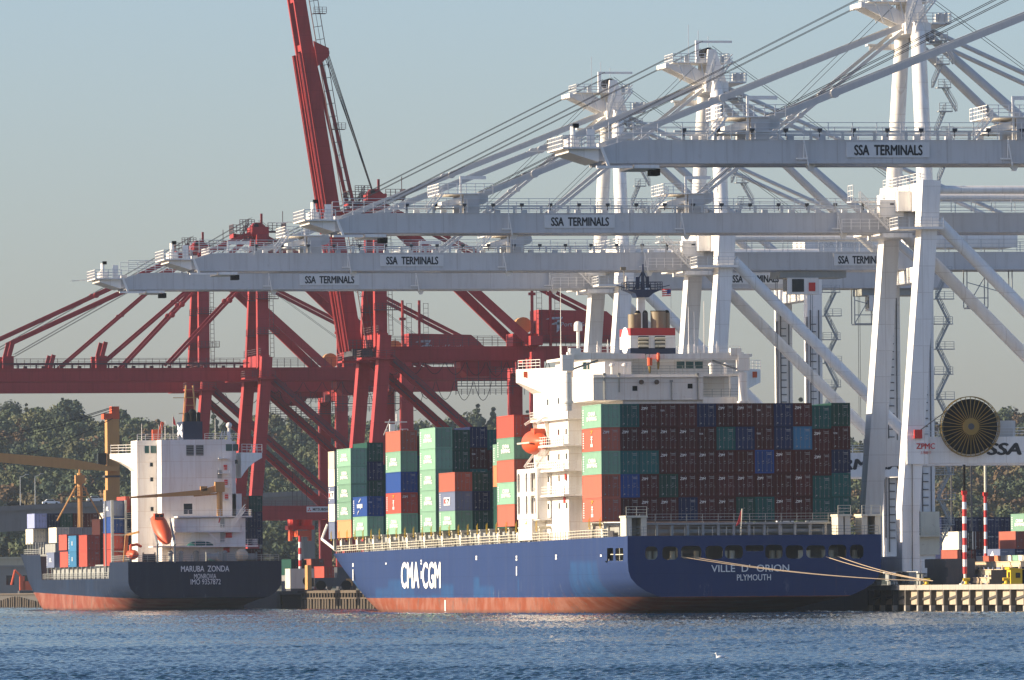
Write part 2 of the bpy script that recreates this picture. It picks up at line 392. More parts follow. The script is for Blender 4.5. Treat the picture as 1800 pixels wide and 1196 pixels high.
g.f = [(j*nx+i, j*nx+i+1, (j+1)*nx+i+1, (j+1)*nx+i) for j in range(ny-1) for i in range(nx-1)]
tag(g.build('hill', paint('hill_ground', (.05,.06,.03), .95, .3, .3, (.03,.03,.02), 0, .05)), kind='structure')

# ------------------------------------------------------------------ trees: crowns of leaf-clump faces
def leaf_mat():
    m = bpy.data.materials.new('foliage'); m.use_nodes = True; nt = m.node_tree; N = nt.nodes; L = nt.links
    b = N['Principled BSDF']; b.inputs['Roughness'].default_value = .7; b.inputs['Specular IOR Level'].default_value = .15
    at_ = N.new('ShaderNodeAttribute'); at_.attribute_name = 'tint'
    tc = N.new('ShaderNodeTexCoord'); n = N.new('ShaderNodeTexNoise'); n.inputs['Scale'].default_value = .35; n.inputs['Detail'].default_value = 3
    L.new(tc.outputs['Object'], n.inputs['Vector'])
    mr = N.new('ShaderNodeMapRange'); mr.inputs['To Min'].default_value = .75; mr.inputs['To Max'].default_value = 1.3; L.new(n.outputs['Fac'], mr.inputs['Value'])
    mx = N.new('ShaderNodeVectorMath'); mx.operation = 'SCALE'; L.new(at_.outputs['Color'], mx.inputs[0]); L.new(mr.outputs[0], mx.inputs['Scale'])
    L.new(mx.outputs[0], b.inputs['Base Color']); return m
LEAF = leaf_mat()
TINTS = [(.072,.090,.044),(.062,.082,.044),(.088,.092,.044),(.054,.074,.044),(.112,.090,.046),(.128,.084,.044),(.082,.094,.040),(.046,.062,.042)]
def crown_points(n, rx, rz, shape, lumps):
    """points and outward normals through a crown: lobes on the surface, thinned inside"""
    P = []; Nn = []
    k = len(lumps); per = n//k
    for (lx, ly, lz, lr) in lumps:
        d = RNG.normal(size=(per,3)); d /= np.linalg.norm(d, axis=1)[:,None]
        r = lr*(.55+.5*RNG.random(per)**.5)
        p = d*r[:,None]*np.array([1,1,.85]) + np.array([lx,ly,lz]); P.append(p); Nn.append(d)
    return np.concatenate(P), np.concatenate(Nn)
def lumps_for(rx, rz, conifer):
    out = []
    if conifer:
        for i in range(9):
            t = i/8; r = rx*(1-t)**.8*.95+.25
            for k in range(3 if t < .7 else 1):
                a = RNG.random()*6.28; out.append((cos(a)*r*.45, sin(a)*r*.45, rz*(.12+1.75*t), r*.62))
    else:
        for i in range(RNG.integers(13, 21)):
            a = RNG.random()*6.28; e = RNG.random()*1.9-.45; q = RNG.random()*.25+.5
            out.append((cos(a)*cos(e)*rx*q, sin(a)*cos(e)*rx*q, rz*(.95+sin(e)*q*.95), rx*(.20+.22*RNG.random())))
    return out
def crown_arrays(pos, rx, rz, n, leaf, conifer=False):
    P, Nn = crown_points(n, rx, rz, None, lumps_for(rx, rz, conifer))
    P = P+np.array(pos); m = len(P)
    nn = Nn+RNG.normal(size=(m,3))*.45; nn /= np.linalg.norm(nn, axis=1)[:,None]
    a = np.cross(nn, RNG.normal(size=(m,3))); a /= np.linalg.norm(a, axis=1)[:,None]; b = np.cross(nn, a)
    s = leaf*(.6+.8*RNG.random(m))[:,None]
    V = np.stack([P-a*s-b*s*.7, P+a*s-b*s*.7, P+a*s*.7+b*s, P-a*s*.7+b*s], 1).reshape(-1,3)
    return V
def leaves_object(name, chunks, tints, parent=None, origin=(0,0,0)):
    V = np.concatenate(chunks)-np.array(origin); nv = len(V); nf = nv//4
    T = np.concatenate([np.tile(np.array([*t,1.0]), (len(c),1)) for c, t in zip(chunks, tints)])
    me = bpy.data.meshes.new(name); me.vertices.add(nv); me.vertices.foreach_set('co', V.astype(np.float32).ravel())
    me.loops.add(nv); me.loops.foreach_set('vertex_index', np.arange(nv, dtype=np.int32))
    me.polygons.add(nf); me.polygons.foreach_set('loop_start', np.arange(0, nv, 4, dtype=np.int32))
    me.update(calc_edges=True)
    ca = me.color_attributes.new('tint', 'FLOAT_COLOR', 'POINT'); ca.data.foreach_set('color', T.astype(np.float32).ravel())
    me.materials.append(LEAF); o = bpy.data.objects.new(name, me); COL.objects.link(o)
    if parent is not None: o.parent = parent
    return o
ch, ti = [], []
c_, s_ = cos(YAW), sin(YAW)
for y in np.arange(HY0+10, HY1+60, 17.):
    x0 = y*(s_-.088*c_)/(c_+.088*s_); x1 = y*(s_+.088*c_)/(c_-.088*s_)
    for x in np.arange(x0, x1, 9.5):
        xx = x+RNG.normal()*3; yy = y+RNG.normal()*5; big = RNG.random()
        u = 900+FPX*(xx*c_-yy*s_)/(xx*s_+yy*c_)
        if 730 < u < 760 or 1330 < u < 1480: pass
        rx = 3.6+3.6*big**1.5+RNG.random()*1.2; con = RNG.random() < .14
        if con: rx *= .7
        rz = rx*(1.5 if con else .95)
        tint = np.array(TINTS[RNG.integers(0, 8 if u > 1400 or RNG.random() < .35 else 4)])*(.85+.40*RNG.random())
        if u > 1560 and RNG.random() < .45: tint = np.array(TINTS[4+RNG.integers(0,2)])*(.8+.4*RNG.random())
        ch.append(crown_arrays((xx, yy, hill_z(xx,yy)+1.5), rx, rz, int(520*rx/5), .46, con)); ti.append(tint)
tag(leaves_object('forest', ch, ti), 'mixed green and rust wooded hillside far behind the port', 'forest', kind='stuff')
# the trees one can tell apart on the skyline
SKY = [(118,697,11.5,0,'tall round pale crowned tree standing highest on the left skyline'),
       (22,712,9,0,'broad dark tree on the skyline at the left edge'),
       (218,715,9.5,0,'bushy skyline tree right of the yellow ship crane post'),
       (375,722,7,1,'small pointed conifer on the skyline right of the white ship bridge'),
       (840,712,10,1,'wide dark conifer on the skyline beside the red crane spreader'),
       (868,718,8,1,'second dark conifer just right of the widest skyline conifer'),
       (1408,700,5,1,'thin conifer top behind the stern container stack'),
       (1758,716,10,0,'rounded tree highest on the right skyline beside the cable reel')]
for u, v, r, con, lab in SKY:
    y = HY1-25; x, z = at(u, v, y); gz = hill_z(x, y)-1
    t = thing('conifer_tree' if con else 'broadleaf_tree', lab, 'tree', (x, y, gz))
    H = z-gz; rz = H*.5 if not con else H*.53
    k = MB(); k.tube((x,y,gz), (x,y,gz+H*.6), .5, 7, .2)
    for i in range(5):
        a = i*1.3; zz = gz+H*(.3+.08*i); k.tube((x,y,zz), (x+cos(a)*r*.3, y+sin(a)*r*.3, zz+r*.25), .16, 5, .06)
    k.build('trunk', M['trunk'], t)
    rx = r*.62 if con else r*.62
    leaves_object('crown', [crown_arrays((x,y,gz+H*(.12 if con else .2)), rx, H*(.46 if con else .41), 1500, .6, bool(con))], [TINTS[3] if con else TINTS[1]], t, (x,y,gz))

# ------------------------------------------------------------------ shore at the far left, viaduct, lamps, cars, buildings
y0 = 2400
def P2(u, v): return at(u, v, y0)
xa, za = P2(-60, 896); xb, zb = P2(600, 862)
t = thing('viaduct', 'long grey concrete road viaduct crossing behind the moored ships', 'viaduct', (xa, y0, 3))
d = MB(); d.beam((xa,y0+4,za-3.4), (xb,y0+4,zb-3.4), 11, 6.0, side=(0,1,0)); d.build('deck', M['viaduct'], t)
d = MB(); d.beam((xa,y0-1.8,za-.3), (xb,y0-1.8,zb-.3), .5, 1.3, side=(0,1,0)); d.build('parapet', M['viaduct'], t)
n = 7
for i in range(n):
    f = (i+.4)/n; x = xa+(xb-xa)*f; z = za+(zb-za)*f-6
    d = MB(); d.box(x-1.6, x+1.6, y0+1, y0+7, 2.5, z-1.2); d.beam((x,y0-1,z-.6),(x,y0+9,z-.6), 4, 1.4); d.build('column', M['viaduct'], t)
def deck_z(u): x, _ = P2(u, 880); return za+(zb-za)*(x-xa)/(xb-xa)
lamp_src = None
for i, (u, lab) in enumerate([(35,'left one of two slim curved street lamps on the viaduct'),(61,'right one of two slim curved street lamps on the viaduct')]):
    x, _ = P2(u, 880); z = deck_z(u)-.4
    if lamp_src is None:
        t = thing('street_lamp', lab, 'street lamp', (x, y0-1, z), 'lamps on the viaduct')
        d = MB(); d.tube((x,y0-1,z),(x,y0-1,z+8.3),.12,6,.08); pts = [(x+1.6*sin(a),y0-1,z+8.3-.0+.8*(1-cos(a*1.2))) for a in np.linspace(0,1.2,6)]; d.path(pts,.07); d.build('pole', M['galv'], t)
        d = MB(); d.cbox((x+1.8,y0-1,z+8.95),(.9,.4,.2)); d.build('lamp_head', M['galv'], t); lamp_src = t
    else:
        t = copy_tree(lamp_src); t.location = (x, y0-1, z); t['label'] = lab
def car(u, mat, lab, van=False):
    x, _ = P2(u, 890); z = deck_z(u)+.15; y = y0-.6
    t = thing('car', lab, 'car', (x, y, z), 'cars driving on the viaduct')
    L = 4.6; h = .75 if not van else .95
    d = MB(); d.poly([(x-L/2,y,z+.3),(x+L/2,y,z+.3),(x+L/2,y,z+h),(x+L/2-.5,y,z+h+.1),(x+1.0,y,z+h+.18),(x+.5,y,z+h+.65),(x-1.1,y,z+h+.68),(x-1.7,y,z+h+.15),(x-L/2,y,z+h)],(0,1.7,0)); d.build('body', mat, t)
    d = MB(); d.poly([(x-1.45,y-.02,z+h+.2),(x+.85,y-.02,z+h+.2),(x+.42,y-.02,z+h+.58),(x-1.05,y-.02,z+h+.6)],(0,.03,0)); d.build('side_window', M['window_dark'], t)
    for k in (-1.4,1.4):
        d = MB(); d.tube((x+k,y-.06,z+.32),(x+k,y+.22,z+.32),.32,12); d.build('wheel', M['black_paint'], t)
car(27, M['black_paint'], 'black car furthest left on the grey viaduct')
car(90, M['letter_white'], 'white car on the viaduct between the lamps and crane mast')
car(168, M['sign_white'], 'white pickup on the viaduct near the yellow crane post', True)
# tan and grey sheds on the left shore
def shed(name, lab, u0, u1, v0, v1, y, depth, mat, roof):
    xa_, z1 = at(u0, v0, y); xb_, z0 = at(u1, v1, y); z0 = 3
    t = thing(name, lab, 'building', ((xa_+xb_)/2, y, z0))
    d = MB(); d.box(xa_, xb_, y, y+depth, z0, z1); d.build('wall', mat, t)
    d = MB(); d.box(xa_-.4, xb_+.4, y-.4, y+depth+.4, z1, z1+.5); d.build('roof', M[roof], t)
    for k in range(3):
        xx = xa_+(xb_-xa_)*(.2+.28*k); d = MB(); d.box(xx, xx+(xb_-xa_)*.13, y-.06, y+.1, z0+(z1-z0)*.35, z0+(z1-z0)*.7); d.build('window', M['window_dark'], t)
    return t
shed('warehouse', 'tan flat roofed warehouse on the left shore below the viaduct', -30, 42, 983, 1000, 2360, 20, M['building_tan'], 'building_tan')
shed('low_shed', 'long grey shed in front of the tan warehouse', -40, 66, 998, 1030, 2330, 12, M['building_grey'], 'building_grey')
x, z = at(44, 1030, 2312); t = thing('excavator', 'orange machine parked on the left bank beside the ship bow', 'excavator', (x, 2312, 3))
d = MB(); d.box(x-.5,x+3.2,2311,2314,4.0,6.3); d.box(x-1.4,x-.2,2311,2312.5,4.0,7.6); d.build('body', M['orange'], t)
d = MB(); d.tube((x-.9,2311.5,7.4),(x-2.6,2311.5,9.2),.3,6); d.tube((x-2.6,2311.5,9.2),(x-3.6,2311.5,5.4),.25,6); d.build('arm', M['orange'], t)
d = MB(); d.box(x-1.6,x+3.3,2310.6,2314.4,3.0,3.9); d.build('track', M['dark_steel'], t)
# ------------------------------------------------------------------ the quay's own face
XQ = 240.55
ua = [1554,1575,1597,1618.6,1640.6,1664.6,1686.5,1709.8,1733.9,1757.8,1782]
ya, _ = atx(1575, 1055, XQ); yb, _ = atx(1782, 1055, XQ); PITCH = (ya-yb)/9
t = thing('quay_wall', 'pale concrete quay wall with dark square piles right of the stern', 'quay wall', (XQ, ya, 0))
for i in range(-2, 12):
    y = ya-PITCH*i
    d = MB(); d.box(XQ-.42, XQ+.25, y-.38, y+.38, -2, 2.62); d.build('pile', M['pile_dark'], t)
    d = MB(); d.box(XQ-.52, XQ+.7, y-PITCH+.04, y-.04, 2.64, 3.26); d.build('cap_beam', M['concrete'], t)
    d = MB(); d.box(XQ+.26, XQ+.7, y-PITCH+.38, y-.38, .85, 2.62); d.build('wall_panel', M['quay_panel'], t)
    d = MB(); d.beam((XQ+.15,y-.4,1.50),(XQ+.15,y-PITCH+.4,2.05),.12,.30,side=(1,0,0)); d.build('diagonal_bar', M['pile_dark'], t)  # dark diagonal strip laid over the wall panel of each bay
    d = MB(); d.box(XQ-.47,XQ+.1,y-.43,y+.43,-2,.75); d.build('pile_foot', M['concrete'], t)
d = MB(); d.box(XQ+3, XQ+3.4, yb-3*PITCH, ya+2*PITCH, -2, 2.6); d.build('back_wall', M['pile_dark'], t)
t = thing('pile_quay', 'older quay section of close set timber piles between the two ships', 'quay wall', (XQ, 1500, 0))
yy = 1394.; k = 0
while yy < 1608:
    d = MB(); d.tube((XQ-.5,yy,-2),(XQ-.5+.06*sin(k*2.1),yy,1.95),.42,7,.38); d.build('pile', M['pile_wood'], t)
    if k % 1 == 0:
        d = MB(); d.box(XQ-.7,XQ-.1,yy+.9,yy+1.7,1.95,2.75); d.build('spacer_block', M['pile_wood'], t)
    yy += 3.4; k += 1
d = MB(); d.box(XQ-.8,XQ+.6,1390,1610,1.75,2.0); d.box(XQ-.8,XQ+.6,1390,1610,2.78,3.25); d.build('waling', M['pile_wood'], t)
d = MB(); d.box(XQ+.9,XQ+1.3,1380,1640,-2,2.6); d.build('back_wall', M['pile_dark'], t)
t = thing('plain_quay_wall', 'dark quay face hidden behind the moored ships', 'quay wall', (XQ,1250,0))
d = MB(); d.box(XQ,XQ+.65,1125,1388,-2,3.2); d.box(XQ,XQ+.65,1641,1940,-2,3.2); d.build('wall', M['concrete'], t)

t = thing('timber_bulkhead', 'dark rotting timber bulkhead beyond the bow of the smaller ship', 'bulkhead', (XQ, 2100, 0))
yy = 1945.; k = 0
while yy < 2285:
    d = MB(); d.tube((XQ-.5,yy,-2),(XQ-.5+.1*sin(k*2.1),yy+.2*sin(k),2.0+.5*sin(k*.35)),.38,7,.30); d.build('pile', M['pile_wood'], t); yy += 4.4; k += 1
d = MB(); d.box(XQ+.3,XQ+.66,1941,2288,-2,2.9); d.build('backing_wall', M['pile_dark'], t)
d = MB(); d.box(XQ-.2,XQ+.66,1941,2288,2.92,3.22); d.build('cap_beam', M['pile_wood'], t)
# ------------------------------------------------------------------ ship hulls
def hull_mat(name, top, red, wl, slope, y_ref, patch, pale):
    m = bpy.data.materials.new(name); m.use_nodes = True; nt = m.node_tree; N = nt.nodes; L = nt.links
    b = N['Principled BSDF']; b.inputs['Roughness'].default_value = .6; b.inputs['Specular IOR Level'].default_value = .07
    geo = N.new('ShaderNodeNewGeometry'); sep = N.new('ShaderNodeSeparateXYZ'); L.new(geo.outputs['Position'], sep.inputs[0])
    def math(op, a, bb=None, c=None):
        n = N.new('ShaderNodeMath'); n.operation = op
        for i, v in enumerate((a, bb, c)):
            if v is None: continue
            if isinstance(v, (int, float)): n.inputs[i].default_value = v
            else: L.new(v, n.inputs[i])
        return n.outputs[0]
    def noise(scale, vec=(1,1,1), det=6, rough=.6):
        mp = N.new('ShaderNodeMapping'); mp.inputs['Scale'].default_value = vec; L.new(geo.outputs['Position'], mp.inputs['Vector'])
        n = N.new('ShaderNodeTexNoise'); n.inputs['Scale'].default_value = scale; n.inputs['Detail'].default_value = det; n.inputs['Roughness'].default_value = rough
        L.new(mp.outputs[0], n.inputs['Vector']); return n.outputs['Fac']
    def rng(v, lo, hi, a=0., bb=1.):
        n = N.new('ShaderNodeMapRange'); n.inputs['From Min'].default_value = lo; n.inputs['From Max'].default_value = hi
        n.inputs['To Min'].default_value = a; n.inputs['To Max'].default_value = bb; L.new(v, n.inputs['Value']); return n.outputs[0]
    def mix(f, a, bb):
        n = N.new('ShaderNodeMix'); n.data_type = 'RGBA'
        if isinstance(f, (int,float)): n.inputs['Factor'].default_value = f
        else: L.new(f, n.inputs['Factor'])
        for k, v in (('A', a), ('B', bb)):
            if isinstance(v, tuple): n.inputs[k].default_value = (*v, 1)
            else: L.new(v, n.inputs[k])
        return n.outputs['Result']
    z = sep.outputs['Z']; y = sep.outputs['Y']
    base = mix(noise(.12), tuple(c*.9 for c in top), tuple(min(1,c*1.15) for c in top))
    base = mix(rng(noise(.5, (1,1,.05)), .50, .75, 0, .35), base, pale)
    # bright repainted patches on the lower side, blocky in outline
    vor = N.new('ShaderNodeTexVoronoi'); vor.distance = 'CHEBYCHEV'; vor.inputs['Scale'].default_value = .055; vor.inputs['Randomness'].default_value = .9
    mp = N.new('ShaderNodeMapping'); mp.inputs['Scale'].default_value = (0,1.15,0); L.new(geo.outputs['Position'], mp.inputs['Vector']); L.new(mp.outputs[0], vor.inputs['Vector'])
    sc = N.new('ShaderNodeSeparateColor'); L.new(vor.outputs['Color'], sc.inputs[0])
    low = rng(z, 2.4, 6.2, .75, 0.0)
    zz = math('ADD', z, math('MULTIPLY', math('SUBTRACT', noise(.8,(1,1,1)), .5), .5))
    pf = math('MULTIPLY', math('MULTIPLY', math('MULTIPLY', math('GREATER_THAN', sc.outputs[0], .38), rng(math('SUBTRACT', y, y_ref), 1.5, 9.0)), rng(math('SUBTRACT', math('MULTIPLY_ADD', sc.outputs[1], 4.6, 2.4), zz), 0, .6)), math('MULTIPLY', rng(noise(.35,(1,1,.5)), .3, .62, .12, .62), patch))
    base = mix(pf, base, (.022,.085,.20))
    base = mix(math('MULTIPLY', rng(noise(.9,(1,1,.35), 8, .7), .60, .68, 0, .55), rng(z, 2.0, 4.5, 1, 0)), base, (.22,.25,.28))
    # seams of the plating
    sy = math('FRACT', math('MULTIPLY', y, 1/11.7)); sz = math('FRACT', math('MULTIPLY', z, 1/2.45))
    seam = math('MAXIMUM', math('LESS_THAN', sy, .012), math('LESS_THAN', sz, .02))
    base = mix(math('MULTIPLY', seam, .4), base, tuple(c*.5 for c in top))
    # antifouling
    rd = mix(noise(.25,(1,1,1.5)), tuple(c*.8 for c in red), tuple(min(1,c*1.2) for c in red))
    rd = mix(rng(noise(.22,(1,1,1.2), 8, .7), .44, .62, 0, .75), rd, (.27,.13,.095))
    rd = mix(rng(noise(.30,(1,1,.9), 9, .78), .55, .64, 0, .8), rd, (.13,.10,.085))
    rd = mix(rng(noise(1.3,(1,1,.15), 6, .7), .62, .70, 0, .5), rd, (.36,.31,.26))
    rd = mix(math('MULTIPLY', rng(z, .15, .5, 1, 0), .6), rd, (.07,.05,.04))
    lim = math('ADD', math('MULTIPLY_ADD', math('SUBTRACT', y, y_ref), slope, wl), math('MULTIPLY', math('SUBTRACT', noise(1.1,(1,1,1), 6, .7), .5), .18))
    up = math('GREATER_THAN', z, lim)
    out = mix(up, rd, base)
    rust = math('MULTIPLY', rng(noise(.7,(1,1,.08), 8, .75), .60, .70, 0, .75), rng(z, 1.5, 4.2, 1, .12))
    out = mix(rust, out, (.20,.085,.035))
    L.new(out, b.inputs['Base Color']); return m
def loft_hull(name, stations, levels, hb, ybase, xc, mat, parent, skip=None):
    """stations: (s, zdeck, zbottom); hb(s,z)->half breadth; both sides, open top"""
    mb = MB(); rows = []
    for (s, zd, zb, yf) in stations:
        prof = []
        for z in levels+[None]:
            zz = zd if z is None else min(z, zd)
            if zz < zb: prof.append((0.02, zb, yf(zb)))
            else: prof.append((max(.02, hb(s, zz)), zz, yf(zz)))
        rows.append(prof)
    for side in (-1, 1):
        base = len(mb.v)
        for prof in rows:
            for (w_, z, y) in prof: mb.v.append((xc+side*w_, y, z))
        k = len(rows[0])
        for j in range(len(rows)-1):
            for i in range(k-1):
                if skip and side == -1 and skip(j, i): continue
                q = (base+j*k+i, base+(j+1)*k+i, base+(j+1)*k+i+1, base+j*k+i+1)
                mb.f.append(q if side == -1 else q[::-1]); mb.m.append(0)
    return mb, rows
BX0, BX1, BXC, BY0, BL = 206.0, 238.0, 222.0, 1106.0, 277.0
bs = thing('container_ship', 'large dark blue container ship moored stern on beneath the white cranes', 'container ship', (BXC, BY0, 0))
def b_deck(s): return 9.6-.9*min(1, s/240)
def b_hb(s, z):
    k = .8*max(0, 1-s/60); w_ = 16*(1-k*max(0,(6.3-z)/6.3)**3)
    t = min(1, max(0, z)/9.0); s0 = 178+57*t**.8; s1 = 264+13*t
    if s > s0: w_ *= max(0, 1-((s-s0)/(s1-s0))**(2.0+.5*t))
    return w_
def b_zb(s): return 1.9 if s <= 0 else max(-1.5, 1.9-s*.085)
bst = [0,3.5,8,14,20,28,36,48,60,90,120,150,178,190,200,210,220,228,236,244,250,256,261,265,268,271,273,275,276.6]
HM = hull_mat('hull_navy', (.023,.043,.118), (.21,.058,.028), 2.05, .0, BY0, .9, (.050,.068,.12))
blev = [-1.5,-.5,0,.5,1,1.5,1.9,2.3,2.8,3.5,4.4,6.3]
mb, rows = loft_hull('hull', [(s, b_deck(s), b_zb(s), (lambda z, s=s: BY0+s)) for s in bst], blev, b_hb, BY0, BXC, HM, bs, skip=lambda j, i: j < 3 and i >= 11)
mb.build('hull', HM, bs, smooth=True)
d = MB()
for (s0, s1) in zip(bst[:-1], bst[1:]):
    a0, a1 = b_hb(s0, 9)-.05, b_hb(s1, 9)-.05; z0, z1 = b_deck(s0)-.35, b_deck(s1)-.35
    d._add([(BXC-a0,BY0+s0,z0),(BXC+a0,BY0+s0,z0),(BXC+a1,BY0+s1,z1),(BXC-a1,BY0+s1,z1)], [(0,1,2,3)])
d.build('deck', M['ship_deck'], bs)
# transom plate with its mooring openings
tr = [(-16,9.6),(-16,6.3)]+[(-b_hb(0,z), z) for z in (5.3,4.4,3.5,2.8,2.3,1.95)]
tr = tr + [(-x, z) for x, z in tr[::-1]]
holes = []
for (u0, u1, v0, v1) in [(1134,1156,961,984),(1164,1192,961,984),(1197,1233,960,983),(1240,1271,960,983),(1274,1306,959,982),(1310,1343,959,969),(1345,1376,958,982),(1381,1412,959,982),(1417,1451,959,981),(1456,1488,958,981),(1494,1518,958,982)]:
    xa_, za_ = at(u0, v0, BY0); xb_, zb_ = at(u1, v1, BY0); holes.append(rrect(xa_-BXC, xb_-BXC, zb_, za_, min(.55, (za_-zb_)*.45)))
plate('transom', tr, holes, HM, bs, lambda x, z, dd: (BXC+x, BY0-.04+dd, z), .12)
ph = []
for (u0, u1) in ((1062,1078.5),(1082,1096)):
    y1_, z1_ = atx(u0, 964, BX0); y0_, z0_ = atx(u1, 986, BX0); ph.append(rrect(y0_-BY0, y1_-BY0, z0_, z1_, .4))
    f = MB(); f.box(BX0-.02,BX0+.08,y0_,y1_,(z0_+z1_)/2-.05,(z0_+z1_)/2+.05); f.box(BX0-.02,BX0+.08,(y0_+y1_)/2-.07,(y0_+y1_)/2+.07,z0_,z1_); f.build('opening_bar', M['ship_cream'], bs)
plate('side_plate', [(0,6.3),(14,6.3),(14,9.55),(0,9.6)], ph, HM, bs, lambda x, z, dd: (BX0-.03+dd, BY0+x, z), .12)
# the mooring deck seen through the openings
d = MB(); d.box(BX0+.5,BX1-.5,BY0+.3,BY0+13.5,6.5,6.6); d.box(BX0+.4,BX1-.4,BY0+13.2,BY0+13.5,6.6,9.2); d.build('mooring_deck', M['ship_grey'], bs)
for k in range(9):
    x = BX0+3+k*3.2; d = MB(); d.cyl((x,BY0+2.0+(k%3),6.6),.35,1.1,10); d.cyl((x+.9,BY0+2.0+(k%3),6.6),.35,1.1,10); d.box(x-.5,x+1.4,BY0+1.5+(k%3),BY0+2.5+(k%3),6.6,6.75); d.build('bollard', M['ship_cream'], bs)
for x in (BX0+7.5, BX0+24):
    d = MB(); d.tube((x,BY0+6,7.6),(x+3.5,BY0+6,7.6),.75,12); d.tube((x-.1,BY0+6,7.6),(x,BY0+6,7.6),1.15,12); d.tube((x+3.5,BY0+6,7.6),(x+3.6,BY0+6,7.6),1.15,12); d.box(x-.6,x+4.1,BY0+5.2,BY0+6.8,6.6,7.0); d.build('winch', M['ship_grey'], bs)
def ut(txt, mat, parent, u0, u1, v0, v1, y, dy=-.1, **kw):
    xa_, za_ = at(u0, v0, y); xb_, zb_ = at(u1, v1, y); return letter(txt, mat, parent, ((xa_+xb_)/2, y+dy, (za_+zb_)/2), xb_-xa_, za_-zb_, **kw)
ut("VILLE  D'  ORION", 'letter_white', bs, 1250, 1387, 993, 1005, BY0, heavy=.012)
ut('PLYMOUTH', 'letter_white', bs, 1295, 1355, 1010, 1020.5, BY0, heavy=.012)
# funnel-side lettering CMA CGM painted tall on the side
for txt, u0, u1 in (('CMA', 705.5, 738), ('CGM', 743, 775.5)):
    y1_, z1_ = atx(u0, 987, BX0); y0_, z0_ = atx(u1, 1035, BX0); letter(txt, 'letter_white', bs, (BX0-.06, (y0_+y1_)/2, (z0_+z1_)/2-.05), y1_-y0_, z1_-z0_-.1, face='x', heavy=.035)
# draught marks, load marks
d = MB()
for u, v0, v1 in ((908.5,996,1012),(621,1001,1021),(741,1004,1018)):
    y_, z1_ = atx(u, v0, BX0); _, z0_ = atx(u, v1, BX0); d.box(BX0-.06,BX0-.02,y_-.35,y_+.35,z0_,z1_)
for u, v in ((908.5,979),(908.5,984),(838,979),(838,983),(978,977),(978,982),(621,992),(621,995),(741,986),(741,991),(1057,977),(679,991)):
    y_, z_ = atx(u, v, BX0); d.box(BX0-.06,BX0-.02,y_-.55,y_+.55,z_-.13,z_+.13)
y_, z1_ = atx(783, 1055, BX0); d.box(BX0-.06,BX0-.02,y_-.4,y_+.4,.2,z1_)
d.build('draught_mark', M['letter_white'], bs)
# side rail along the deck edge, stanchions that carry the boxes, coaming
d = MB(); d.rail([(BX0+.15,BY0+14,9.45),(BX0+.15,BY0+120,9.15),(BX0+.15,BY0+238,8.7)], 1.1, 1.9, .09); d.build('side_railing', M['ship_cream'], bs)
d = MB(); d.rail([(BX0+.3,BY0+.3,9.6),(BX1-.3,BY0+.3,9.6)], 1.1, 1.7, .07); d.build('stern_railing', M['ship_grey'], bs)
d = MB(); d.box(BX0+2.6,BX1-2.6,BY0+18,BY0+30,8.9,11.1); d.box(BX0+2.6,BX1-2.6,BY0+82,BY0+228,8.3,10.9); d.build('hatch_coaming', M['ship_grey'], bs)
st = MB(); st.box(-.35,.05,-.28,.28,-2.0,0); st.box(-.35,1.9,-.12,.12,-.35,0); st.box(-.45,.5,-.45,.45,-.18,.0); st.box(1.75,2.0,-.2,.2,-2.0,0)
st0 = st.build('stanchion', M['ship_cream'], bs); first = True
yy = BY0+19
posts = []
while yy < BY0+244:
    if not (BY0+33 < yy < BY0+60): posts.append(yy)
    yy += 7.72
for yy in posts:
    o = st0 if first else link_copy(st0, bs, (0,0,0)); first = False
    o.location = (BX0+.75-BXC, yy-BY0, 11.2+.2*max(0,1-(yy-BY0)/240)); 
# st0's mesh was built at the thing's origin: shift it so copies can be placed
me = st0.data
for v in me.vertices: v.co.x += BXC; v.co.y += BY0
for i, yy in enumerate(posts):
    if i % 2 == 0: d = MB(); d.box(BX0+.95,BX0+1.9,yy+1.5,yy+4.2,9.2,10.4); d.box(BX0+1.0,BX0+1.6,yy+4.2,yy+5.4,9.9,10.7); d.build('vent_box', M['ship_white'], bs)
for i, yy in enumerate(posts):
    d = MB(); d.box(BX0+.0,BX0+.07,yy-.42,yy-.35,10.6,12.1); d.box(BX0+.0,BX0+.07,yy+.35,yy+.42,10.9,11.9); d.box(BX0+.0,BX0+.07,yy-.36,yy+.36,10.7,10.78); d.build('lashing_rod', M['bright_yellow'], bs)
# bow: breakwater rail bent outward
d = MB(); p = [(BX0+.1,BY0+243,8.7),(BX0-.1,BY0+252,11.1),(BX0+.6,BY0+249,13.6)]
p2 = [at(592,968,BY0+243),at(566,948,BY0+250),at(576,922,BY0+250)]
d.path([(p2[0][0],BY0+243,p2[0][1]),(p2[1][0],BY0+250,p2[1][1]),(p2[2][0],BY0+250,p2[2][1])],.22,6); d.build('bow_davit', M['ship_white'], bs)
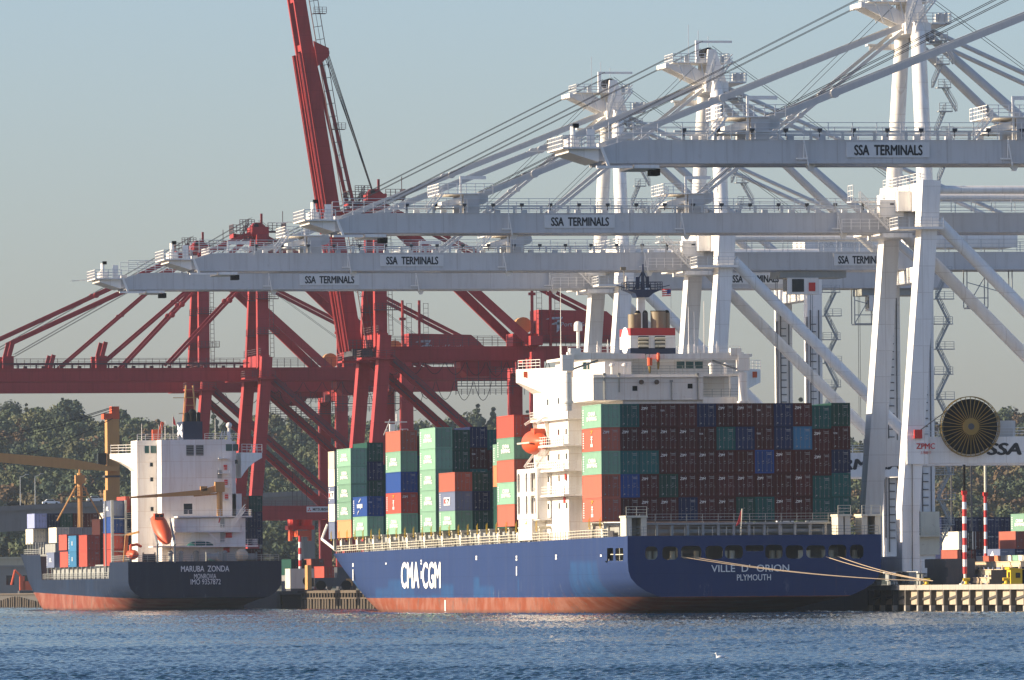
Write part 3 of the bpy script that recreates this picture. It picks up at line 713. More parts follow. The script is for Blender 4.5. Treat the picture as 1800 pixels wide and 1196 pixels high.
# lashing bridge across the stern
d = MB(); yA, yB = BY0+8, BY0+14.5
d.box(BX0+3,BX1-3,yA,yB,11.0,11.25); d.box(BX0+3,BX1-3,yB-.3,yB,9.3,11.0)
for k in range(14):
    x = BX0+3.3+k*1.95; d.box(x-.15,x+.15,yA+.1,yA+.5,9.3,11.0)
d.box(BX0+3,BX1-3,yA+.6,yA+.8,10.1,10.35); d.build('lashing_bridge', M['ship_grey'], bs)
d = MB(); d.rail([(BX0+3,yA,11.25),(BX1-3,yA,11.25)], 1.1, 2.0, .07); d.build('lashing_bridge_railing', M['ship_grey'], bs)
for (u0, u1) in ((1098,1134),(1470,1492),(1512,1545)):
    x0_, z1_ = at(u0, 908, BY0+5); x1_, _ = at(u1, 908, BY0+5)
    d = MB(); d.box(x0_,x0_+.7,BY0+4,BY0+8,9.4,11.9); d.box(x1_-.7,x1_,BY0+4,BY0+8,9.4,11.9); d.box(x0_-.1,x1_+.1,BY0+3.8,BY0+8.2,11.9,12.15); d.box(x0_+.7,x1_-.7,BY0+7.4,BY0+7.7,9.4,11.9)
    d.build('stern_tower', M['ship_cream'], bs)
    d = MB(); d.rail([(x0_,BY0+3.9,12.15),(x1_,BY0+3.9,12.15)], 1.1, 1.2, .07); d.build('tower_railing', M['ship_cream'], bs)
# ---------------- accommodation block
YB = 1143.0     # aft face of the engine casing
xL, _ = at(1043, 680, YB); xR, _ = at(1300, 680, YB); XP = 208.0
_, zt = at(1130, 658, YB)
zc_ = at(1030, 704, YB)[1]; h = MB(); h.box(xL, at(1236,680,YB)[0], YB, 1158, zc_, zt); h.box(at(1236,680,YB)[0], xR, YB+6, 1158, 9.2, zt); h.box(XP, 230.4, 1158.01, 1184, 9.2, zt-.01); h.box(212.5, at(1236,680,YB)[0], YB+.5, 1158, 9.2, zc_)
x36 = at(1236,680,YB)[0]
h.box(x36, xR+.6, YB, YB+6, 9.2, at(1240,698,YB)[1]); h.box(x36,xR+.2,YB,YB+6,zt-.3,zt)
h.box(x36+3.4,x36+3.6,YB+.1,YB+.3,at(1240,698,YB)[1],zt-.3)
h.build('house', M['ship_white'], bs)
d = MB(); d.rail([(x36,YB+.1,at(1240,698,YB)[1]),(xR,YB+.1,at(1240,698,YB)[1])],1.0,1.3,.06); d.build('recess_railing', M['ship_grey'], bs)
# upper bridge deck house
z0b = zt; z1b = at(1130, 628, YB+14)[1]
h = MB(); h.box(XP+3.0, BX1-6.8, 1158, 1184, z0b, z1b)
xa_, _ = at(1063, 640, YB+4); xb_, _ = at(1110, 640, YB+4); h.box(xa_, xb_, YB+4, 1160, z0b, at(1063,636,YB+4)[1])
h.box(XP+2.0, BX1-6, 1156.5, 1185, z1b, z1b+.35); h.build('bridge', M['ship_white'], bs)
for (u0,u1,v0,v1,mt) in ((1024,1047,637,650,'glass_green'),(1188,1236,636,648,'glass_green')):
    xa_, za_ = at(u0,v0,1158); xb_, zb_ = at(u1,v1,1158); d = MB(); d.box(xa_,xb_,1157.9,1158.1,zb_,za_); w_ = d.build('bridge_window', M[mt], bs)
    d = MB(); 
    for k in range(4): x = xa_+(xb_-xa_)*k/3; d.box(x-.06,x+.06,1157.85,1158.0,zb_,za_)
    d.build('window_bar', M['ship_white'], w_)
d = MB(); d.rail([(at(1110,650,YB+.2)[0],YB+.2,zt),(at(1290,650,YB+.2)[0],YB+.2,zt)],1.05,1.6,.06); d.build('casing_railing', M['ship_grey'], bs)
# bridge wings, sweep shaped so the port aft plating catches the sun
for sgn, utip in ((-1,908),(1,1333)):
    xt, zt_ = at(utip, 650, 1184); zb_ = at(utip, 673, 1184)[1]; xr = XP+2.2 if sgn < 0 else BX1-7.6; zr = zb_-3.0
    yr, yt = (1171, 1182.6)
    d = MB(); top = [(xt,yt,zt_),(xr,yr,zt_),(xr,1184.5,zt_),(xt,1184.5,zt_)]; bot = [(xt,yt,zb_),(xr,yr,zr),(xr,1184.5,zr),(xt,1184.5,zb_)]
    vs = top+bot; fs = [(0,1,2,3),(7,6,5,4),(0,4,5,1),(1,5,6,2),(2,6,7,3),(3,7,4,0)]
    d._add(vs, fs if sgn > 0 else [f[::-1] for f in fs]); d.build('bridge_wing', M['ship_white'], bs)
    d = MB(); d.rail([(xt,yt,zt_),(xt+(xr-xt)*.45,yt+(yr-yt)*.45,zt_)],1.15,1.2,.08); d.build('wing_railing', M['ship_white'], bs)
    xx = xt+(xr-xt)*.16; yy_ = yt+(yr-yt)*.16; d = MB(); d.cbox((xx,yy_-.2,zt_-.75),(.75,.35,.8)); d.build('life_ring_box', M['orange'], bs)
# provision cranes: pillars with jibs laid across
for uc, u_end in ((997,1133),(1306,1137)):
    x, zt_ = at(uc, 655, YB-2); _, zb_ = at(uc, 706, YB-2); _, zj = at(uc, 627, YB-2); xe, _ = at(u_end, 627, YB-2)
    d = MB(); d.tube((x,YB-2,zb_-1.2),(x,YB-2,zt_),.62,14,.55); d.cyl((x,YB-2,zb_-.2),.8,.25,14); d.build('crane_pillar', M['ship_white'], bs, smooth=True)
    d = MB(); d.cbox((x,YB-2,(zt_+zj)/2+.2),(1.5,1.4,(zj-zt_)*1.0)); d.cbox((x+(1.0 if xe>x else -1.0),YB-2,zj+.6),(1.4,1.2,.9)); d.build('crane_cab', M['ship_white'], bs)
    d = MB(); d.beam((x,YB-2,zj+.05),(xe,YB-2,zj),.9,1.0,w2=.7,h2=.62); d.build('crane_jib', M['ship_white'], bs)
    d = MB(); q = x+(4.0 if xe > x else -4.0)
    d.tube((x+(0.4 if xe>x else -.4),YB-2,zt_+.3),(q,YB-2,zj-.5),.13,6); d.build('luffing_cylinder', M['ship_grey'], bs)
for u, mt in ((1142,'orange'),(1157,'orange')):
    x, z = at(u, 636 if u==1142 else 629, YB-3); d = MB()
    if u == 1142: d.cyl((x,YB-3,z-.5),.34,1.0,10)
    else: d.tube((x-.12,YB-3,z),(x+.12,YB-3,z),.62,16); d.dome((x,YB-3,z),.55,12,5,True,(.45,.5,1.1))
    d.build('hook_block', M['orange'], bs)
    d = MB(); d.cyl((x,YB-3,z-1.5),.10,.9,8,.22); d.build('crane_hook', M['reel_yellow'], bs); d = MB(); d.bar((x,YB-3,z+.3),(x,YB-3,z+1.6),.05); d.build('hoist_wire', M['rope_black'], bs)
for u, v0, v1 in ((1062,660,703),(1088,660,690),(1180,672,703),(1226,660,703)):
    x, z1_ = at(u, v0, YB); _, z0_ = at(u, v1, YB); d = MB(); d.tube((x,YB-.12,z0_),(x,YB-.12,z1_),.09,6); d.cbox((x,YB-.1,z1_+.15),(.35,.2,.3)); d.build('vent_pipe', M['ship_grey'], bs)
d = MB(); d.box(xL,x36,YB-.35,YB-.01,at(1130,664,YB)[1],at(1130,663,YB)[1]); d.build('ledge', M['ship_white'], bs)
for u in (1076,1098,1250,1275):
    x, z = at(u, 657, YB+2); d = MB(); d.cyl((x,YB+2,zt),.22,1.1,8); d.dome((x,YB+2,zt+1.1),.4,10,4); d.build('ventilator', M['ship_white'], bs)
# portholes and exhaust stains on the casing
d = MB()
for u, v, r in ((1116,683,.30),(1213,679,.28)):
    x, z = at(u, v, YB); d.cbox((x,YB-.02,z),(.62,.08,.62))
d.build('vent_opening', M['black_paint'], bs)
for u, v in ((1127,672),(1154,672)):
    x, z = at(u, v, YB); d = MB(); d.tube((x,YB-.35,z),(x,YB+.1,z),.30,12); d.build('exhaust_pipe', M['pile_wood'], bs)
# port side decks, ladders, boat gear
decks = [(735,1020,1.0),(782,1036,2.2),(826,1003,1.6),(870,990,1.4)]
d = MB(); rl = MB()
for v, ur, dep in decks:
    y_, z = atx(975, v, BX0+1); xo = BX0+.5 if v > 760 else BX0+1.1
    d.box(xo, 212.4, 1153.5, 1157.99, z-.25, z); d.box(xo, XP-.01, 1157.99, 1182, z-.25, z); rl.rail([(xo+.1,1182,z),(xo+.1,1153.6,z),(212,1153.6,z)],1.05,1.6,.07)
d.build('side_deck', M['ship_white'], bs); rl.build('deck_railing', M['ship_white'], bs)
d = MB()
for i, (v0, v1) in enumerate(((782,826),(826,870),(870,912))):
    _, z1_ = atx(985, v0, BX0+3); _, z0_ = atx(985, v1, BX0+3); d.stair((209.5,1156.2,z0_),(212.0,1156.2,z1_),(0,.9,0),.25,True,.06)
d.build('side_stair', M['ship_white'], bs)
d = MB()
for v in (706,761,804,842,890):
    for yy in (1157.5,1163,1171):
        _, z = atx(990, v, XP+1.2); d.cbox((XP-.02,yy+2,z),(.08,.8,.75))
d.build('porthole', M['window_dark'], bs)
for yy, v in ((1160,842),(1161,882)):
    _, z = atx(960, v, XP+1.0); d = MB(); d.cbox((XP-.05,yy,z),(.12,1.2,.8)); d.build('fire_box', M['red_fire'], bs)
# lower side block with tall openings, above the rail
yA_, zT_ = atx(908, 826, BX0); yB_, zBm = atx(944, 912, BX0)
oh = []
for f0, f1 in ((.02,.14),(.42,.52),(.66,.92)):
    for v0, v1 in ((832,866),(872,905)):
        _, za_ = atx(925, v0, BX0); _, zb_ = atx(925, v1, BX0); oh.append(rrect(yA_+(yB_-yA_)*f1, yA_+(yB_-yA_)*f0, zb_, za_, .35))
plate('side_block', [(yB_,zBm),(yA_,zBm),(yA_,zT_),(yB_,zT_)], oh, M['ship_white'], bs, lambda y, z, dd: (BX0+.05+dd, y, z), .25)
d = MB(); d.box(BX0+.3,XP+1.2,yB_,yA_,zT_-.3,zT_-.02); d.box(BX0+.3,XP+1.2,yB_,yA_,zBm-.2,zBm); d.box(BX0+2.2,XP+1.2,yB_+.5,yA_,zBm,zT_-.3); d.box(BX0+.3,BX0+1.4,yB_,yB_+.25,zBm,zT_-.3)
d.build('side_block_inner', M['ship_white'], bs)
yC_, z1_ = atx(908,914,BX0); yD_, z0_ = atx(934,947,BX0); d = MB(); d.box(BX0+.1,BX0+2.0,yD_,yC_-1,z0_-.2,z1_-.05); d.box(BX0+.02,BX0+.1,yD_-.4,yC_-1.5,z0_+.35,z0_+1.9); d.build('gangway_box', M['ship_white'], bs)
# funnel
fx0, fzt = at(1108, 577, 1150); fx1, _ = at(1187, 577, 1150); _, fzb = at(1150, 622, 1150); _, fz1 = at(1150, 590, 1150); _, fz2 = at(1150, 612, 1150)
d = MB()
for z0_, z1_, mi in ((fzb,fz2,2),(fz2,fz1,1),(fz1,fzt,0)): d.box(fx0,fx1,1150,1157.5,z0_,z1_,mi)
fn = d.build('funnel', [M['funnel_red'], M['ship_white'], M['navy']], bs)
for ui0, ui1 in ((1122,1140),(1151,1169)):
    xa_, _ = at(ui0,600,1150); xb_, _ = at(ui1,600,1150)
    d = MB(); d.box(xa_,xb_,1149.9,1150.05,fz2-.1,fz1-.1); d.build('louvre_opening', M['black_paint'], fn)
    d = MB()
    for k in range(3): z = fz2+.15+k*(fz1-fz2-.2)/3; d.beam((xa_,1149.75,z+.12),(xb_,1149.75,z+.12),.34,.12,side=(0,.7,-.7))
    d.build('louvre_blade', M['ship_cream'], fn)
d = MB(); n_ = 24; cz = (fzb+fz1)/2+.6; pts = [(fx0-.03,1153.75+2.6*cos(2*pi*i/n_),cz+1.75*sin(2*pi*i/n_)) for i in range(n_)]; d.poly(pts,(.05,0,0)); em = d.build('emblem', M['letter_white'], fn)
d = MB(); d.box(fx0-.06,fx0-.04,1151.6,1156,cz-.9,cz+.1); d.build('emblem_mark', M['letter_pale'], em)
for u, r, vt, mt in ((1114,.75,553,'brass'),(1121,.42,551,'brass'),(1134,.36,550,'dark_steel'),(1157,.92,548,'brass'),(1172,.40,550,'brass')):
    x, z = at(u, vt, 1153); d = MB(); d.tube((x,1153,fzt),(x,1153,z),r if r < .9 else 1.0,14); d.build('exhaust_stack', M[mt], fn, smooth=True)
    if r < .5: d = MB(); d.dome((x,1153,z),r*.9,10,4); d.build('stack_cap', M['black_paint'], fn)
    elif r > .9: d = MB(); d.tube((x,1153,z),(x,1153,z+.1),1.05,16); d.build('stack_cap', M['black_paint'], fn)
# radar mast
mx, mz0 = at(1127, 620, 1172); _, mz1 = at(1127, 522, 1172)
d = MB(); d.beam((mx,1172,mz0-3),(mx,1172,mz1),1.3,1.2,w2=.95,h2=.9); ms = d.build('radar_mast', M['boom_grey'], bs)
xa_, za_ = at(1097, 510, 1172); xb_, _ = at(1160, 510, 1172)
d = MB(); d.poly([(xa_,1170.4,za_),(xb_,1170.4,za_),(xb_-1.2,1170.4,za_-.5),(mx+.8,1170.4,mz1-.1),(mx-.8,1170.4,mz1-.1),(xa_+1.2,1170.4,za_-.5)],(0,3.2,0)); d.build('mast_platform', M['navy'], ms)
d = MB(); d.rail([(xa_,1170.4,za_),(xb_,1170.4,za_),(xb_,1173.6,za_),(xa_,1173.6,za_)],1.0,1.0,.09,closed=True); d.bar((xa_-1.0,1172,za_+.6),(xa_,1172,za_+.3),.1); d.bar((xb_,1172,za_+.3),(xb_+1.3,1172,za_+.6),.1)
_, ztop = at(1130, 465, 1172); d.tube((mx+.3,1172,za_),(mx+.3,1172,ztop),.28,8,.15); d.bar((mx-.9,1172,za_),(mx+.3,1172,za_+2.6),.14); d.bar((mx+1.4,1172,za_),(mx+.3,1172,za_+2.6),.14); d.cbox((mx-.4,1172,za_+.9),(.5,.4,1.6)); d.cbox((mx+.9,1172,za_+1.0),(.4,.4,1.5)); d.build('mast_gear', M['navy'], ms)
d = MB(); d.dome((mx-1.9,1172,za_+1.0),.42,10,8,True,(.6,.6,2.2)); d.tube((mx-1.7,1172,za_),(mx-1.7,1172,za_+.8),.12,6); d.build('radome', M['ship_white'], ms)
d = MB(); d.tube((mx-2.2,1172,za_+.6),(mx-2.2,1172,za_+2.9),.05,5); d.cbox((mx-2.3,1172,za_+2.8),(.7,.3,.4)); d.build('radar_scanner', M['brass'], ms)
x, z1_ = at(1016, 565, 1176); _, z0_ = at(1016, 582, 1176); _, zb_ = at(1016, 622, 1176)
d = MB(); d.tube((x,1176,zb_),(x,1176,z0_),.22,8); d.cyl((x,1176,z0_),.55,.75,14); d.dome((x,1176,z0_+.75),.55,14,5); d.build('satellite_dome', M['ship_white'], bs, smooth=True)
zr_ = z1b+.35
d = MB(); d.rail([(at(998,622,1160)[0],1160,zr_),(at(1092,622,1160)[0],1160,zr_)],1.1,1.3,.07); d.build('monkey_island_railing', M['ship_white'], bs); d = MB(); d.rail([(at(1190,622,1160)[0],1160,zr_),(at(1300,622,1160)[0],1160,zr_)],1.1,1.3,.07); d.build('monkey_island_railing', M['ship_white'], bs)
d = MB()
for u, vt in ((985,505),(1050,600),(1068,597),(1210,540),(1220,548),(1237,530),(1260,600)):
    x, z = at(u, vt, 1162); d.tube((x,1162,zr_),(x,1162,z),.05,5,.03)
    d.cyl((x,1162,zr_),.12,1.4,6)
d.build('whip_antenna', M['ship_white'], bs)
x, z = at(1179, 508, 1171); fl = thing('flag', 'small striped red white and blue flag flying beside the radar mast', 'flag', (x, 1171, z-1))
def wave(x0, z0, w_, h_, y, amp=.12, n=8):
    d = MB()
    for i in range(n+1):
        t = i/n; yy = y+amp*sin(t*7); dz = -.35*t*h_
        d.v += [(x0-w_*t, yy, z0+dz), (x0-w_*t, yy, z0-h_+dz)]
    for i in range(n): d.f.append((2*i,2*i+2,2*i+3,2*i+1)); d.m.append(0)
    return d
for k in range(7): wave(x, z-.135*k, 1.15, .135, 1171).build('stripe', M['flag_red'] if k % 2 == 0 else M['letter_white'], fl)
wave(x, z, .5, .52, 1170.97, .05).build('canton', M['flag_blue'], fl)
d = MB(); d.bar((x+.02,1171,z-4),(x+.02,1171,z+.3),.04); d.build('halyard', M['ship_grey'], fl)
xp, zp = at(1303, 893, BY0+1); fl = thing('flag', 'drooping red ensign on the slanted staff above the large ship name', 'flag', (xp, BY0+1, 9.6))
d = MB(); d.tube((xp-.1,BY0+1,9.6),(xp+.1,BY0+1,12.9),.07,6); d.build('staff', M['ship_cream'], fl)
d = MB(); d.poly([(xp,BY0+1,12.7),(xp-.35,BY0+1,11.6),(xp-.7,BY0+1,10.7),(xp-.25,BY0+1,11.0),(xp+.05,BY0+1,11.6)],(0,.06,0)); d.build('cloth', M['flag_red'], fl)
# orange lifeboat on its davits, rescue boat below
def lifeboat(c, L, r, lab, mat):
    t = thing('lifeboat', lab, 'lifeboat', (c[0], c[1], c[2]-r))
    d = MB(); d.dome((c[0],c[1],c[2]),1.0,16,12,True,(r*.95,L/2,r)); d.build('hull', mat, t, smooth=True)
    d = MB(); d.cbox((c[0],c[1]-L*.22,c[2]+r*.85),(r*.9,L*.22,r*.5)); d.build('cockpit', mat, t)
    d = MB(); d.beam((c[0]-r*.93,c[1]-L*.4,c[2]-.1),(c[0]-r*.93,c[1]+L*.4,c[2]-.1),.16,.2); d.build('rubbing_strake', M['ship_cream'], t)
    return t
yl, zl = atx(936, 778, BX0+.6)
lifeboat((BX0+.9, yl, zl), 11.5, 1.6, 'enclosed orange lifeboat hung from white davits beside the large ship house', M['orange'])
yl2, zl2 = atx(960, 815, BX0+1.5); lifeboat((BX0+2.6, yl2-2, zl2+.2), 7.0, .65, 'low open orange rescue boat below the enclosed lifeboat', M['orange'])
d = MB()
for yy in (yl-4.5, yl+4.5):
    d.beam((BX0+2.6,yy,zl-3.0),(BX0+1.6,yy,zl+3.2),.4,.5,side=(0,1,0)); d.beam((BX0+1.6,yy,zl+3.2),(BX0+.4,yy,zl+2.4),.3,.35,side=(0,1,0)); d.beam((BX0+.3,yy,zl-3.2),(BX0+2.2,yy,zl-.6),.25,.3,side=(0,1,0))
d.rail([(BX0+.6,yl-7,zl-1.0),(BX0+.6,yl+1,zl-1.0)],1.1,1.0,.07); d.build('davit', M['ship_white'], bs)
d = MB()
for i in range(8):
    yy = yl-8+i*1.0; d.bar((BX0+.9,yy,zl-3),(BX0+.9,yy+.9,zl-1),.08); d.bar((BX0+.9,yy+.9,zl-3),(BX0+.9,yy,zl-1),.07)
d.build('boat_deck_frame', M['ship_white'], bs)
# ------------------------------------------------------------------ containers
CW = 2.42
_BODY = {}
def cont_meshes(L, H):
    k = (L, H)
    if k in _BODY: return _BODY[k]
    b = MB(); t = .13
    for x in (0, CW-t):
        for y in (0, L-t): b.box(x, x+t, y, y+t, 0, H)
    for z in (0, H-t):
        for x in (0, CW-t): b.box(x+.004, x+t-.004, t, L-t, z+.003, z+t-.003)
        for y in (0, L-t): b.box(t, CW-t, y+.004, y+t-.004, z+.003, z+t-.003)
    n = int(L/.56); ys = np.linspace(t, L-t, n*4+1); vs = []
    for i, y in enumerate(ys):
        x = .035 if (i % 4) in (0, 1) else .085
        vs += [(x, y, t), (x, y, H-t)]
    b._add(vs, [(2*i, 2*i+1, 2*i+3, 2*i+2) for i in range(len(ys)-1)])
    b.box(CW-.06, CW-.04, t, L-t, t, H-t); b.box(t, CW-t, L-.07, L-.05, t, H-t); b.box(t, CW-t, t, L-t, H-.06, H-.04); b.box(t, CW-t, t, L-t, .05, .1)
    body = b.mesh('container_body', M['box_maroon'])
    d = MB()
    for x0, x1 in ((t+.01, CW/2-.012), (CW/2+.012, CW-t-.01)):
        d.box(x0, x1, .05, .09, t+.01, H-t-.01)
        for z in np.linspace(t+.25, H-t-.4, 4): d.box(x0+.06, x1-.06, .035, .05, z, z+.22)
    for z in (H-.42, H-.60): d.box(1.58,2.12,.028,.033,z,z+.07,1)
    for i in range(3): d.box(1.62,1.9-.1*(i%2),.028,.033,H*.60-.2*i,H*.60-.2*i+.04,1)
    d.box(.42,.56,.028,.033,.35,.5,1); d.box(.98,1.1,.028,.033,H*.5,H*.5+.12,1)
    door = d.mesh('container_doors', [M['box_maroon'], M['mark_grey']])
    d = MB()
    for x in (.36, .92, 1.50, 2.06):
        d.tube((x,.02,.12),(x,.02,H-.12),.018,5)
        for z in (.35, H*.5, H-.35): d.box(x-.05,x+.05,.01,.035,z-.05,z+.05)
        d.box(x-.02,x+.22,0,.02,H*.42,H*.42+.05)
    rods = d.mesh('locking_bars', M['bar_grey'])
    _BODY[k] = (body, door, rods); return _BODY[k]
ORD = ['first','second','third','fourth','fifth','sixth','seventh','eighth','ninth','tenth','eleventh','twelfth','thirteenth']
def setmat(o, m):
    o.material_slots[0].link = 'OBJECT'; o.material_slots[0].material = m
def sub(parent, me, name, m=None):
    o = bpy.data.objects.new(name, me); COL.objects.link(o); o.parent = parent
    if m is not None: setmat(o, m)
    return o
def container(x, y, z, col, lab, group, H=2.9, L=13.6, door='', side='', marks=True, doors=True):
    body, dr, rods = cont_meshes(L, H)
    o = bpy.data.objects.new('shipping_container', body); COL.objects.link(o); setmat(o, M['box_'+col]); o.location = (x, y, z)
    tag(o, lab, 'shipping container', group)
    if doors:
        sub(o, dr, 'doors', M['box_'+col]); sub(o, rods, 'locking_bars')
    if door == 'Z': letter('ZIM', 'letter_white', o, (x+.62, y+.03, z+H-.60), .84, .32, heavy=.012, shear=.2)
    elif door == 't': letter('tex', 'letter_pale', o, (x+.50, y+.03, z+H-.85), .52, .26)
    elif door: letter(door, 'letter_pale', o, (x+.72, y+.03, z+H-.45), .95, .22, bold=.01)
    yc = y+L/2; zc = z+H/2
    if side == 'C': letter('CHINA\nSHIPPING', 'letter_white', o, (x-.01, yc-.3, zc), 7.0, 1.15, face='x', heavy=.05)
    elif side == 'v':
        letter('Z\nI\nM', 'letter_white', o, (x-.01, yc-.2, zc-.25), 1.5, 1.35, face='x', bold=.05); letter('7', 'bright_yellow', o, (x-.01, yc-.2, zc+.95), 1.5, .4, face='x')
    elif side == 'H':
        letter('HANJIN', 'letter_white', o, (x-.01, yc, zc), 5.0, .75, face='x', bold=.06)
        d = MB()
        for sg in (-1, 1):
            p = [(x-.012, yc+.6-sg*t*1.6, zc+sg*(.62+.55*t)) for t in (0,.5,1)]; d.tube(p[0],p[1],.12,4,.1); d.tube(p[1],p[2],.1,4,.03)
        d.build('logo_stroke', M['letter_white'], o)
    elif side == 'B':
        d = MB(); d.box(x-.012,x+.0,yc-2.6,yc+2.6,zc-.55,zc+.55); pn = d.build('logo_panel', M['sign_white'], o)
        letter('K', 'letter_red', pn, (x-.03, yc+1.2, zc), 2.0, .7, face='x', bold=.03); letter('7', 'letter_black', pn, (x-.03, yc-1.2, zc), 1.8, .7, face='x', bold=.03)
    elif side: letter(side, 'letter_white', o, (x-.01, yc, zc), min(L*.5, 1.2*len(side)), .8, face='x', bold=.04)
    if side: # column of small marks near the forward post
        d = MB()
        for k in range(7): d.box(x-.008,x+.03,y+L-1.3,y+L-.7,z+.45+k*.3,z+.6+k*.3)
        d.build('side_marks', M['letter_white'], o)
    return o
# stern block, tiers from the bottom, columns from the port side
m_ = 'maroon'
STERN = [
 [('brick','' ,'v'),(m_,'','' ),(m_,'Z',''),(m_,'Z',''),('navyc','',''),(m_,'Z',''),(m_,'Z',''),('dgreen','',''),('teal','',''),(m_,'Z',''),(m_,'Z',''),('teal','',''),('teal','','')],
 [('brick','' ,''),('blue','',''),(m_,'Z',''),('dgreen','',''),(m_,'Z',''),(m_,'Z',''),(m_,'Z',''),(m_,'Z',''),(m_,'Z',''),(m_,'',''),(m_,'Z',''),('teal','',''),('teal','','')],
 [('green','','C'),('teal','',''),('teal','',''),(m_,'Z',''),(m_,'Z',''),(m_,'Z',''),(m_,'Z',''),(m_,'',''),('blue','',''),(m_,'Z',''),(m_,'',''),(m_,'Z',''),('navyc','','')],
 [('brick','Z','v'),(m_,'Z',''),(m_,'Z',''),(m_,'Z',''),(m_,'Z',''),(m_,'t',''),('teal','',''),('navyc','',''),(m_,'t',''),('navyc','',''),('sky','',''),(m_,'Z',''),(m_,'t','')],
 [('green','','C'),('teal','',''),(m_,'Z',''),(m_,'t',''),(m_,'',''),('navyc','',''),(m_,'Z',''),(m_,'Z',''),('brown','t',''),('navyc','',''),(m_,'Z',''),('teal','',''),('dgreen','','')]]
TN = ['bottom','second lowest','middle','second highest','top']
YH = 1124.3
for ti_, row in enumerate(STERN):
    for c, (col, dr, sd) in enumerate(row):
        extra = ' lettered' if dr == 'Z' else ''
        where = 'column at its sunlit edge' if c == 0 else 'column at its quay edge' if c == 12 else f'{ORD[c]} column from its sunlit edge'
        H = 2.60 if (c == 11 and ti_ == 0) else 2.92
        z = 11.6+ti_*2.95-(.32 if c == 11 and ti_ > 0 else 0)
        container(206.12+c*2.462, YH+random.uniform(-.04,.04), z, col, f'{CNAME[col]}{extra} container, {TN[ti_]} tier of stern stack, {where}', 'containers stacked at the stern', H, 13.6, dr, sd)
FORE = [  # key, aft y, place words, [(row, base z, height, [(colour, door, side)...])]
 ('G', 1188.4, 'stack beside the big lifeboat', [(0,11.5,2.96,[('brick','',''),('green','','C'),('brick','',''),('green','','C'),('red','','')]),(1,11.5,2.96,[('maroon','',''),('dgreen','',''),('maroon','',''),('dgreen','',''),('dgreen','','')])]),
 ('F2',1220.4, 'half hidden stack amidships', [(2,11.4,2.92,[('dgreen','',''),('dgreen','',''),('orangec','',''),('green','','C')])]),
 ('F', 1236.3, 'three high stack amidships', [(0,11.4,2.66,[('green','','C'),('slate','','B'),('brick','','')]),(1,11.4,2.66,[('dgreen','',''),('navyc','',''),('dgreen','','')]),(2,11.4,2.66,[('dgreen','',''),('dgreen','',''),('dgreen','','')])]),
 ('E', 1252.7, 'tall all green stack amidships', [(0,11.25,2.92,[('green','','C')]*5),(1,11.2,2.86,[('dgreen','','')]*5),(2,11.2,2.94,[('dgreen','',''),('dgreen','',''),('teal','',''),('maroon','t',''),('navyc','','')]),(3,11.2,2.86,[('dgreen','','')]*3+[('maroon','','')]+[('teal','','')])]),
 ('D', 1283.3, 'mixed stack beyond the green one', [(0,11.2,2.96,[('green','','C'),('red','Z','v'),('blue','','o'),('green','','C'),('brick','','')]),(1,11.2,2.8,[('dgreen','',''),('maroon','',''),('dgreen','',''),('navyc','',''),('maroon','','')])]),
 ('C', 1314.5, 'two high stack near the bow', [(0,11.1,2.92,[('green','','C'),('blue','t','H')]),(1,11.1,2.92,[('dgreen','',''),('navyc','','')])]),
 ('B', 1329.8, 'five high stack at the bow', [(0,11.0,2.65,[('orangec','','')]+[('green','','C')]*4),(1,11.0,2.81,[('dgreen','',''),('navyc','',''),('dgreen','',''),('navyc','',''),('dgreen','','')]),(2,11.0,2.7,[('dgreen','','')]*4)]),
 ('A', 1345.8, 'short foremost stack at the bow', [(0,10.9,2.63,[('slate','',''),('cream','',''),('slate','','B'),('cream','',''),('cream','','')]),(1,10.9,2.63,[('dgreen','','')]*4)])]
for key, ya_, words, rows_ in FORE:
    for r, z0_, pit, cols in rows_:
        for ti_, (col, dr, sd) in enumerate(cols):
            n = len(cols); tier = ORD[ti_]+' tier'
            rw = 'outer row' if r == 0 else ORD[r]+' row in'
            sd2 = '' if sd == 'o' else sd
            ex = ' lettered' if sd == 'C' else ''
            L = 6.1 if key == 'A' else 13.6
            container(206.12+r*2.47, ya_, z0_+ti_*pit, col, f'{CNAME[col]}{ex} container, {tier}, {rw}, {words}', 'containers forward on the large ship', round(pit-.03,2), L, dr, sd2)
# white foremast beyond the stacks
x, z1_ = at(697, 728, 1368); _, z0_ = at(697, 756, 1368)
d = MB(); d.tube((x,1368,8.4),(x,1368,z1_),.28,8,.1); d.box(x-1.6,x+1.6,1367.2,1368.8,z0_-1.2,z0_-1.0); d.rail([(x-1.6,1367.2,z0_-1.0),(x+1.6,1367.2,z0_-1.0)],1.1,.8,.1); d.bar((x-1.8,1368,z0_+1.2),(x+1.6,1368,z0_+1.2),.15); d.cbox((x-.7,1368,z0_+.2),(.8,.8,1.4)); d.bar((x-2.0,1368,z0_-.8),(x-1,1368,z0_+1.6),.12); d.build('foremast', M['ship_white'], bs)

